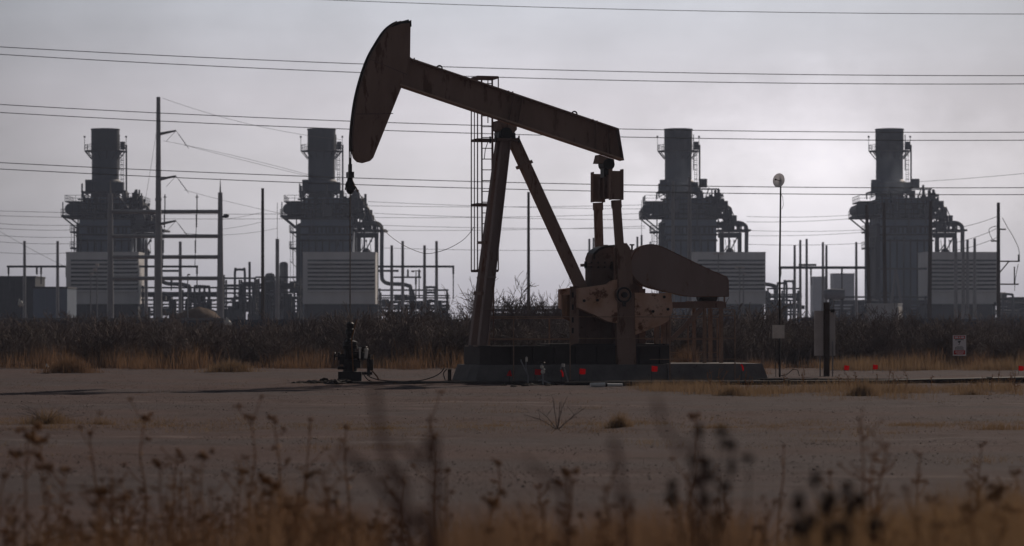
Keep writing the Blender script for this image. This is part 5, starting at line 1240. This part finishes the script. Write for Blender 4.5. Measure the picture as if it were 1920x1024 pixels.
def row(Y, step, smin, smax, jit=1.2):
    r_ = []; half = 960 * Y / F + 1.5; x = -half
    while x < half:
        px = 960 + x * F / Y; s = rs.uniform(smin, smax)
        s *= 1 + .22 * math.sin(px * .021 + Y * .9) * math.sin(px * .0073 + Y)
        if 1480 < px < 1700: s *= .9
        if px > 1700: s *= .80
        if px < 620: s *= .86
        r_.append((x + rs.uniform(-.4, .4), Y + rs.uniform(-jit, jit), s, rs.uniform(.8, 1.1), rs.uniform(0, 6.28), rs.randrange(7))); x += step * s
    return r_
pl_ = row(107.5, .95, .75, 1.1) + row(111, .95, .8, 1.2) + row(116, 1.05, .85, 1.2) + row(123, 1.1, .8, 1.2) + row(132, 1.2, .9, 1.25)
thicket('brush_thicket', 'twig', pl_, 'tangled belt of leafless grey brown brush behind the pad')
thicket('far_brush', 'twig', row(150, 1.3, .9, 1.25, 3) + row(175, 1.6, 1.0, 1.35, 4) + row(215, 2.0, 1.0, 1.4, 5) + row(262, 2.2, 1.0, 1.5, 6) + row(650, 4.0, 1.3, 2.1, 8), 'farther leafless brush reaching to the plant fence')
thicket('pale_brush', 'twigpale', [(q[0], q[1] - rs.uniform(0, 1), q[2] * rs.uniform(.7, 1.15), q[3], q[4], q[5]) for q in row(109, 2.6, .8, 1.15)], 'paler leafless shrubs scattered along the front of the brush belt')
# low dark undergrowth at the foot of the thicket
xy, k = clump_xy(16000, 200, (-28, 28, 106, 128), .8)
tag(blades('undergrowth', 'twig', xy, rng.uniform(.5, 1.35, 200)[k] * rng.uniform(.5, 1.1, len(xy)), rng.uniform(.01, .03, len(xy)), .5), 'dark dead undergrowth at the foot of the brush belt', kind='stuff')
# single taller bushes that stand out against the sky
tall = [(862, 533, 112, 'bare mesquite bush left of the samson post, wispy against the sky'), (948, 508, 114, 'tall bare mesquite bush right of the samson post, tallest of the group'), (1018, 520, 118, 'bare mesquite bush between the lone timber pole and the rear leg'), (905, 545, 116, 'bare mesquite bush standing just behind the samson post'), (985, 545, 113, 'bare mesquite bush in front of the timber pole seen through the jack legs'),
        (765, 560, 118, 'bare mesquite bush under the four post bus frame'), (700, 572, 116, 'bare mesquite bush right of the wellhead and second filter house'), (1500, 566, 112, 'bare mesquite bush between the dish mast and the electrical panel'), (1600, 578, 112, 'bare mesquite bush just right of the electrical panel post'), (1660, 588, 110, 'low bare mesquite bush in front of the white container'),
        (150, 582, 115, 'bare mesquite bush below the far left filter house'), (250, 586, 115, 'low bare mesquite bush left of the transmission pole foot'), (480, 580, 115, 'bare mesquite bush at the foot of the lone timber pole'), (560, 582, 113, 'bare mesquite bush below the second filter house left corner'), (1420, 580, 115, 'bare mesquite bush left of the dish mast instrument box'), (1095, 585, 116, 'bare mesquite bush behind the pump jack gearbox')]
for i, (px, pt, Y, lb) in enumerate(tall):
    h = zp(pt, Y); b = W(px, 609, Y); t = thing('mesquite_bush', lb, 'bush', (b.x, Y, 0), rs.uniform(0, 6.28), 'taller mesquite bushes in the brush belt')
    a, c = twig_mesh(300 + i, h * 1.02, .42 if h > 2.6 else .8, 13 if h > 2.6 else 8, 5 if h > 2.6 else 4, .024, (3, 3) if h > 2.6 else (3, 4)); 
    zm = max(q[2] for q in c.v); f_ = h / zm
    for mb in (a, c): mb.v = [(q[0] * f_, q[1] * f_, q[2] * f_) for q in mb.v]
    a.build('stem', 'twigpale' if i in (2, 5) else 'twig', t); c.build('twigs', 'twig', t).name = 'twig'
# ------------------------------------------------------------------ foreground weeds
def umbel(mb, p, s, rs, n=7):
    mb.mark()
    for i in range(n):
        a = rs.uniform(0, 6.283); q = p + Vector((math.cos(a), math.sin(a), rs.uniform(-.6, .8))) * s * rs.uniform(.2, .85); mb.ball(q, s * rs.uniform(.20, .40), 6, 4, (1, 1, .8), .25)
def weed(px, pt, Y, label, group=None, style='umbel', s=.034, stems=1, lean=0, seed=0, m='head', branch=3, thick=.0065, cat_big=False):
    rs = random.Random(seed * 17 + int(px)); p = W(px, pt, Y); k_ = Y / F; h = p.z; bx = p.x + lean * k_ + rs.uniform(-.05, .05)
    t = thing('dry_weed', label, 'weed', (bx, Y, gz(bx, Y)), 0, group); st = MB(); hd = MB()
    for q in range(stems):
        hh = h * (1 if q == 0 else rs.uniform(.6, .92)); tx = p.x - bx + (0 if q == 0 else rs.uniform(-.18, .18)); top = Vector((tx, rs.uniform(-.1, .1), hh))
        P = [Vector((0, 0, -.03)), Vector((tx * .25 + rs.gauss(0, .015), 0, hh * .4)), Vector((tx * .6 + rs.gauss(0, .02), top.y * .5, hh * .72)), top]
        P = [Vector(v) for v in spline([tuple(v) for v in P], 4)]; st.tube(P, [thick * (1.2 - .7 * i / len(P)) for i in range(len(P))], 4, False)
        def sz(): return s * rs.uniform(.75, 1.2)
        if style == 'umbel': umbel(hd, top, sz(), rs)
        elif style == 'plume':
            for i in range(26): u = rs.uniform(.45, 1); c = P[int(u * (len(P) - 1))]; umbel(hd, c + Vector((rs.gauss(0, .016), rs.gauss(0, .016), rs.gauss(0, .02))), s * .45, rs, 3)
        for j in range(branch):
            i = rs.randint(len(P) // 3, len(P) - 2); a = rs.uniform(0, 6.28); l = rs.uniform(.06, .20) * (h / .8) ; e = P[i] + Vector((math.cos(a) * l * .7, math.sin(a) * l * .5, l * rs.uniform(.4, 1)))
            st.tube([P[i], (P[i] + e) / 2 + Vector((0, 0, -.01)), e], [thick * .7, thick * .6, thick * .5], 3, False); umbel(hd, e, sz() * .7, rs, 5)
        for j in range(rs.randint(2, 5)):
            i = rs.randint(1, len(P) - 3); a = rs.uniform(0, 6.28); l = rs.uniform(.04, .10); e = P[i] + Vector((math.cos(a) * l, math.sin(a) * l, l * .3)); st.tube([P[i], (P[i] + e) / 2, e], [.003, .010, .002], 4, False)
    st.build('stem', 'weed' if m == 'head' else m, t); hd.build('seed_head', m, t, split=True)
    return t
W1 = [(50, 812, 17, .055, 'dark double headed weed, largest at the left edge'), (72, 826, 17.5, .04, 'weed with round head just right of the double headed one'), (168, 808, 19, .03, 'slim tall weed with a single small head, second stem from the left'), (276, 780, 20, .034, 'tallest pale stemmed weed of the left group'), (122, 882, 16, .045, 'drooping headed weed under the slim second stem'), (305, 868, 17, .04, 'brown tufted weed below the tallest left weed'), (378, 856, 16.5, .05, 'broad headed weed left of the small cup shaped one'), (338, 840, 20, .02, 'small cup shaped weed head, thin stem'),
      (468, 788, 19, .034, 'tall weed with forked flat head, left of its rounder neighbour'), (510, 792, 19, .034, 'tall weed with rounder head, middle of the three tall ones'), (582, 788, 19.5, .026, 'slender tall weed, third of the tall ones left of the reddish grass'), (650, 800, 20, .022, 'slender weed standing before the hoses of the wellhead'), (455, 892, 18, .03, 'short weed with ragged head below the forked one'), (578, 888, 17.5, .032, 'medium weed with round head at the reddish grass'), (505, 905, 16, .05, 'dark bushy low weed among the left weeds'), (186, 922, 15, .05, 'dark low weed above the white scrap of paper'),
      (935, 868, 19, .026, 'small dark headed weed in the middle foreground'), (1072, 880, 17, .04, 'medium leafy weed right of the middle'), (838, 876, 18, .03, 'short weed beside the tall plumed weed'), (920, 948, 15, .04, 'low dark weed at the bottom middle'), (1470, 834, 20, .018, 'lone small cup headed weed on the right'), (1302, 776, 18, .026, 'tall weed with slanting head at centre right'), (1726, 846, 20, .02, 'thin weed with tiny head at the right'), (1838, 826, 20, .02, 'thinnest weed with tiny head near the right edge'), (1752, 948, 14, .042, 'round headed weed over the tan grass at the right'), (1868, 928, 14, .045, 'forked weed over the tan grass near the right edge'), (1900, 886, 16, .03, 'slanting weed at the right edge over the tan grass')]
for i, (px, pt, Y, s, lb) in enumerate(W1): weed(px, pt, Y, lb, 'dry weeds in the foreground', 'umbel', s * 1.4, 1, rs.uniform(-12, 12), i + 1, cat_big=True)
weed(806, 768, 18, 'tall plumed tan weed standing alone in the middle foreground', None, 'plume', .04, 1, 8, 60)
weed(1608, 782, 17, 'pale many branched weed above the dark cluster at the right', None, 'umbel', .022, 4, 4, 61, branch=5)
# loose weeds that nothing tells apart, left and middle
for zone, x0, x1, n in (('left foreground', -10, 700, 40), ('middle foreground', 700, 1320, 22), ('right foreground', 1320, 1930, 18)):
    for i in range(n):
        weed(rs.uniform(x0, x1), rs.uniform(885, 1000), rs.uniform(13, 19), 'low brown dry weed with small seed heads in the ' + zone, 'low dry weeds in the ' + zone, 'umbel', rs.uniform(.018, .036), rs.randint(1, 3), rs.uniform(-20, 20), i + 200, branch=rs.randint(3, 6))
for i in range(26):
    weed(rs.uniform(1235, 1915), rs.uniform(690, 716), rs.uniform(66, 72), 'thin dry weed standing along the flow lines right of the pump jack', 'thin dry weeds along the flow lines', 'umbel', .022, rs.randint(1, 2), rs.uniform(-4, 4), i + 500, branch=4, thick=.008)
# nearer, strongly blurred dark weeds
def near_weed(label, Y, stems, m='headdark', s=.02, r=.0032):
    P0 = W(stems[0][-1][0], 609, Y); t = thing('dark_weed', label, 'weed', (P0.x, Y, 0)); st = MB(); hd = MB(); rs = random.Random(int(P0.x * 100))
    for pts in stems:
        Q = [W(a, b, Y) - Vector((P0.x, Y, 0)) for a, b in pts]; e = Q[-1]; Q.append(Vector((e.x * .6, rs.uniform(-.1, .1), -.02)))
        Q = [Vector(q) for q in spline([tuple(q) for q in Q], 4)]; st.tube(Q, [r * (.6 + .8 * i / len(Q)) for i in range(len(Q))], 5, False)
        for k in range(2 + len(Q) // 4): umbel(hd, Q[min(len(Q) - 1, int(rs.random() ** 1.6 * len(Q) * .7))], s * rs.uniform(.6, 1.2), rs, 4)
        umbel(hd, Q[0], s, rs, 5)
    st.build('stem', m, t); hd.build('seed_head', m, t, split=True)
def pod_weed(label, Y, pods, base, s):
    P0 = W(base, 609, Y); t = thing('dark_weed', label, 'weed', (P0.x, Y, 0)); st = MB(); hd = MB(); rs = random.Random(base); off = Vector((P0.x, Y, 0))
    for px, py in pods:
        e = W(px, py, Y) - off; e.y += rs.uniform(-.25, .25); e.x *= (Y + e.y) / Y
        m1 = Vector((e.x * .8 + rs.gauss(0, .012), e.y * .7, e.z * .84)); m2_ = Vector((e.x * .3, e.y * .3, e.z * .45)); P = [Vector(q) for q in spline([tuple(e), tuple(m1), tuple(m2_), (0, 0, -.02)], 4)]
        st.tube(P, [.0018 + .0022 * i / len(P) for i in range(len(P))], 5, False); hd.mark()
        ax = rs.choice(((1, 1, 1.5), (1.4, 1, .8), (1, 1, 1.1)))
        for q in range(5): hd.ball(e + Vector((rs.gauss(0, .35), rs.gauss(0, .35), rs.gauss(0, .35) * ax[2])) * s, s * rs.uniform(.5, .9), 7, 5, ax, .2)
        for q in range(3):
            i = rs.randint(2, 8); hd.mark(); umbel(hd, P[i] + Vector((rs.gauss(0, .012), 0, rs.gauss(0, .01))), s * .5, rs, 3)
    st.build('stem', 'headdark', t); hd.build('seed_head', 'headdark', t, split=True)
pod_weed('dark near weed with fat seed pods, standing right of the middle', 9, [(1319, 810), (1354, 812), (1357, 830), (1376, 838), (1398, 854), (1290, 857), (1317, 858), (1380, 877), (1332, 894), (1303, 900), (1267, 915), (1258, 932), (1322, 930), (1346, 905)], 1325, .015)
pod_weed('dark near weed cluster low in the tan grass at the right', 8, [(1542, 902), (1575, 912), (1605, 924), (1614, 938), (1490, 942), (1513, 952), (1534, 946), (1571, 942), (1529, 982), (1560, 976), (1580, 992), (1505, 998), (1632, 982), (1596, 960), (1545, 1004), (1480, 975)], 1558, .0165)
near_weed('very blurred reddish branch rising across the middle foreground, upright one', 5.5, [[(702, 728), (706, 770), (718, 830), (735, 900), (760, 1000)]], 'nearstem', .014, .0075)
near_weed('very blurred branch slanting down right from below the wellhead', 6, [[(640, 850), (668, 862), (705, 900), (735, 945), (770, 990), (800, 1040)], [(752, 832), (790, 868), (818, 900)]], 'nearstem', .014, .0075)
near_weed('very blurred twig slanting in the middle foreground', 6, [[(985, 862), (1010, 882), (1035, 915), (1060, 1000)]], 'nearstem', .010, .005)
near_weed('very blurred twig rising at centre right before the tuft', 6, [[(1150, 830), (1160, 870), (1166, 940), (1175, 1020)]], 'nearstem', .018, .006)
near_weed('very blurred long twig above the right dark weed', 6, [[(1232, 752), (1240, 790), (1275, 850), (1310, 930)]], 'nearstem', .010, .005)
near_weed('blurred stem slanting up to the right over the tan grass', 10, [[(1856, 930), (1800, 980), (1750, 1030)]], 'weed', .02, .005)
# tan and reddish grass in front
def fgrass(name, m, label, px0, px1, pt, Ya, Yb, n, wd=(.0025, .006), jit=.35, lean=.55):
    ys_ = rng.uniform(Ya, Yb, n); px = rng.uniform(px0, px1, n); x = (px - 960) * ys_ / F; z = H - (pt - 609) * ys_ / F
    e = np.minimum(1, np.minimum(px - px0, px1 - px) / (.25 * (px1 - px0))) ** .5 if px1 - px0 < 500 else np.minimum(1, np.maximum(.3, (px - px0) / 160.)) 
    cl = .78 + .5 * vnoise(px * .018, ys_ * .7, 31)
    return tag(blades(name, m, np.stack([x, ys_], -1), np.clip(z, .1, 2) * rng.uniform(1 - jit, 1.06, n) * e * cl, rng.uniform(*wd, n), lean), label, kind='stuff')
fgrass('foreground_grass', 'tan', 'tall tan dry grass filling the lower right foreground', 1400, 2010, 880, 12, 19.5, 16000)
fgrass('foreground_grass', 'straw2', 'russet dry grass at the bottom middle foreground', 700, 1430, 893, 13, 19, 11000)
fgrass('reddish_grass', 'straw2', 'loose reddish grass left of the middle in the foreground', 460, 720, 855, 14, 19, 4200)
fgrass('foreground_grass', 'straw2', 'sparse brown grass at the bottom left foreground', -60, 520, 930, 13, 19.5, 3000)
# ------------------------------------------------------------------ steam drifting round the right hand units
def steam(px, py, Y, size, dens, label, scale=2.2, seed=0.0):
    c = W(px, py, Y); mb = MB(); mb.ball((0, 0, 0), 1, 24, 14); o = mb.build('steam_cloud', stm := bpy.data.materials.new('steam'), None); o.location = c; o.scale = size
    stm.use_nodes = True; t = stm.node_tree; t.nodes.clear(); ou = t.nodes.new('ShaderNodeOutputMaterial'); v = t.nodes.new('ShaderNodeVolumePrincipled'); v.inputs['Color'].default_value = (.74, .86, 1, 1); v.inputs['Anisotropy'].default_value = .55
    tc_ = t.nodes.new('ShaderNodeTexCoord'); ln = t.nodes.new('ShaderNodeVectorMath'); ln.operation = 'LENGTH'; t.links.new(tc_.outputs['Object'], ln.inputs[0])
    mp_ = t.nodes.new('ShaderNodeMapping'); mp_.inputs['Location'].default_value = (seed, seed * .7, 0); t.links.new(tc_.outputs['Object'], mp_.inputs[0])
    nz_ = t.nodes.new('ShaderNodeTexNoise'); nz_.inputs['Scale'].default_value = scale; nz_.inputs['Detail'].default_value = 3; t.links.new(mp_.outputs[0], nz_.inputs[0])
    def m2(op, a, b, cl=False):
        n_ = t.nodes.new('ShaderNodeMath'); n_.operation = op; n_.use_clamp = cl
        for i, q in enumerate((a, b)):
            if isinstance(q, (int, float)): n_.inputs[i].default_value = q
            else: t.links.new(q, n_.inputs[i])
        return n_.outputs[0]
    d = m2('SUBTRACT', m2('MULTIPLY', nz_.outputs['Fac'], 1.7), m2('ADD', m2('MULTIPLY', ln.outputs['Value'], .75), .25), True)
    t.links.new(m2('MULTIPLY', d, dens), v.inputs['Density']); t.links.new(v.outputs[0], ou.inputs['Volume'])
    return tag(o, label, kind='stuff')
steam(1668, 330, 566, (7, 3, 7), .07, 'thin steam veil before the far right stack', 1.6, 4.1)
steam(1262, 335, 566, (6, 3, 6), .04, 'thin steam veil before the third stack', 1.6, 7.7)
# ------------------------------------------------------------------ air
hz_ = MB(); hz_.lohi((-3300, -70, -1.5), (3300, 3650, 60)); hm = bpy.data.materials.new('haze_air'); hm.use_nodes = True; t_ = hm.node_tree
for n_ in list(t_.nodes):
    if n_.type == 'BSDF_PRINCIPLED': t_.nodes.remove(n_)
vol = t_.nodes.new('ShaderNodeVolumePrincipled'); vol.inputs['Color'].default_value = (.66, .76, 1.0, 1); vol.inputs['Density'].default_value = HAZE; vol.inputs['Anisotropy'].default_value = .35
t_.links.new(vol.outputs[0], [n_ for n_ in t_.nodes if n_.type == 'OUTPUT_MATERIAL'][0].inputs['Volume'])
tag(hz_.build('haze', hm, smooth=False), kind='stuff')

for o in list(bpy.data.objects):
    if o.parent is None and 'label' in o: tag_check(o)
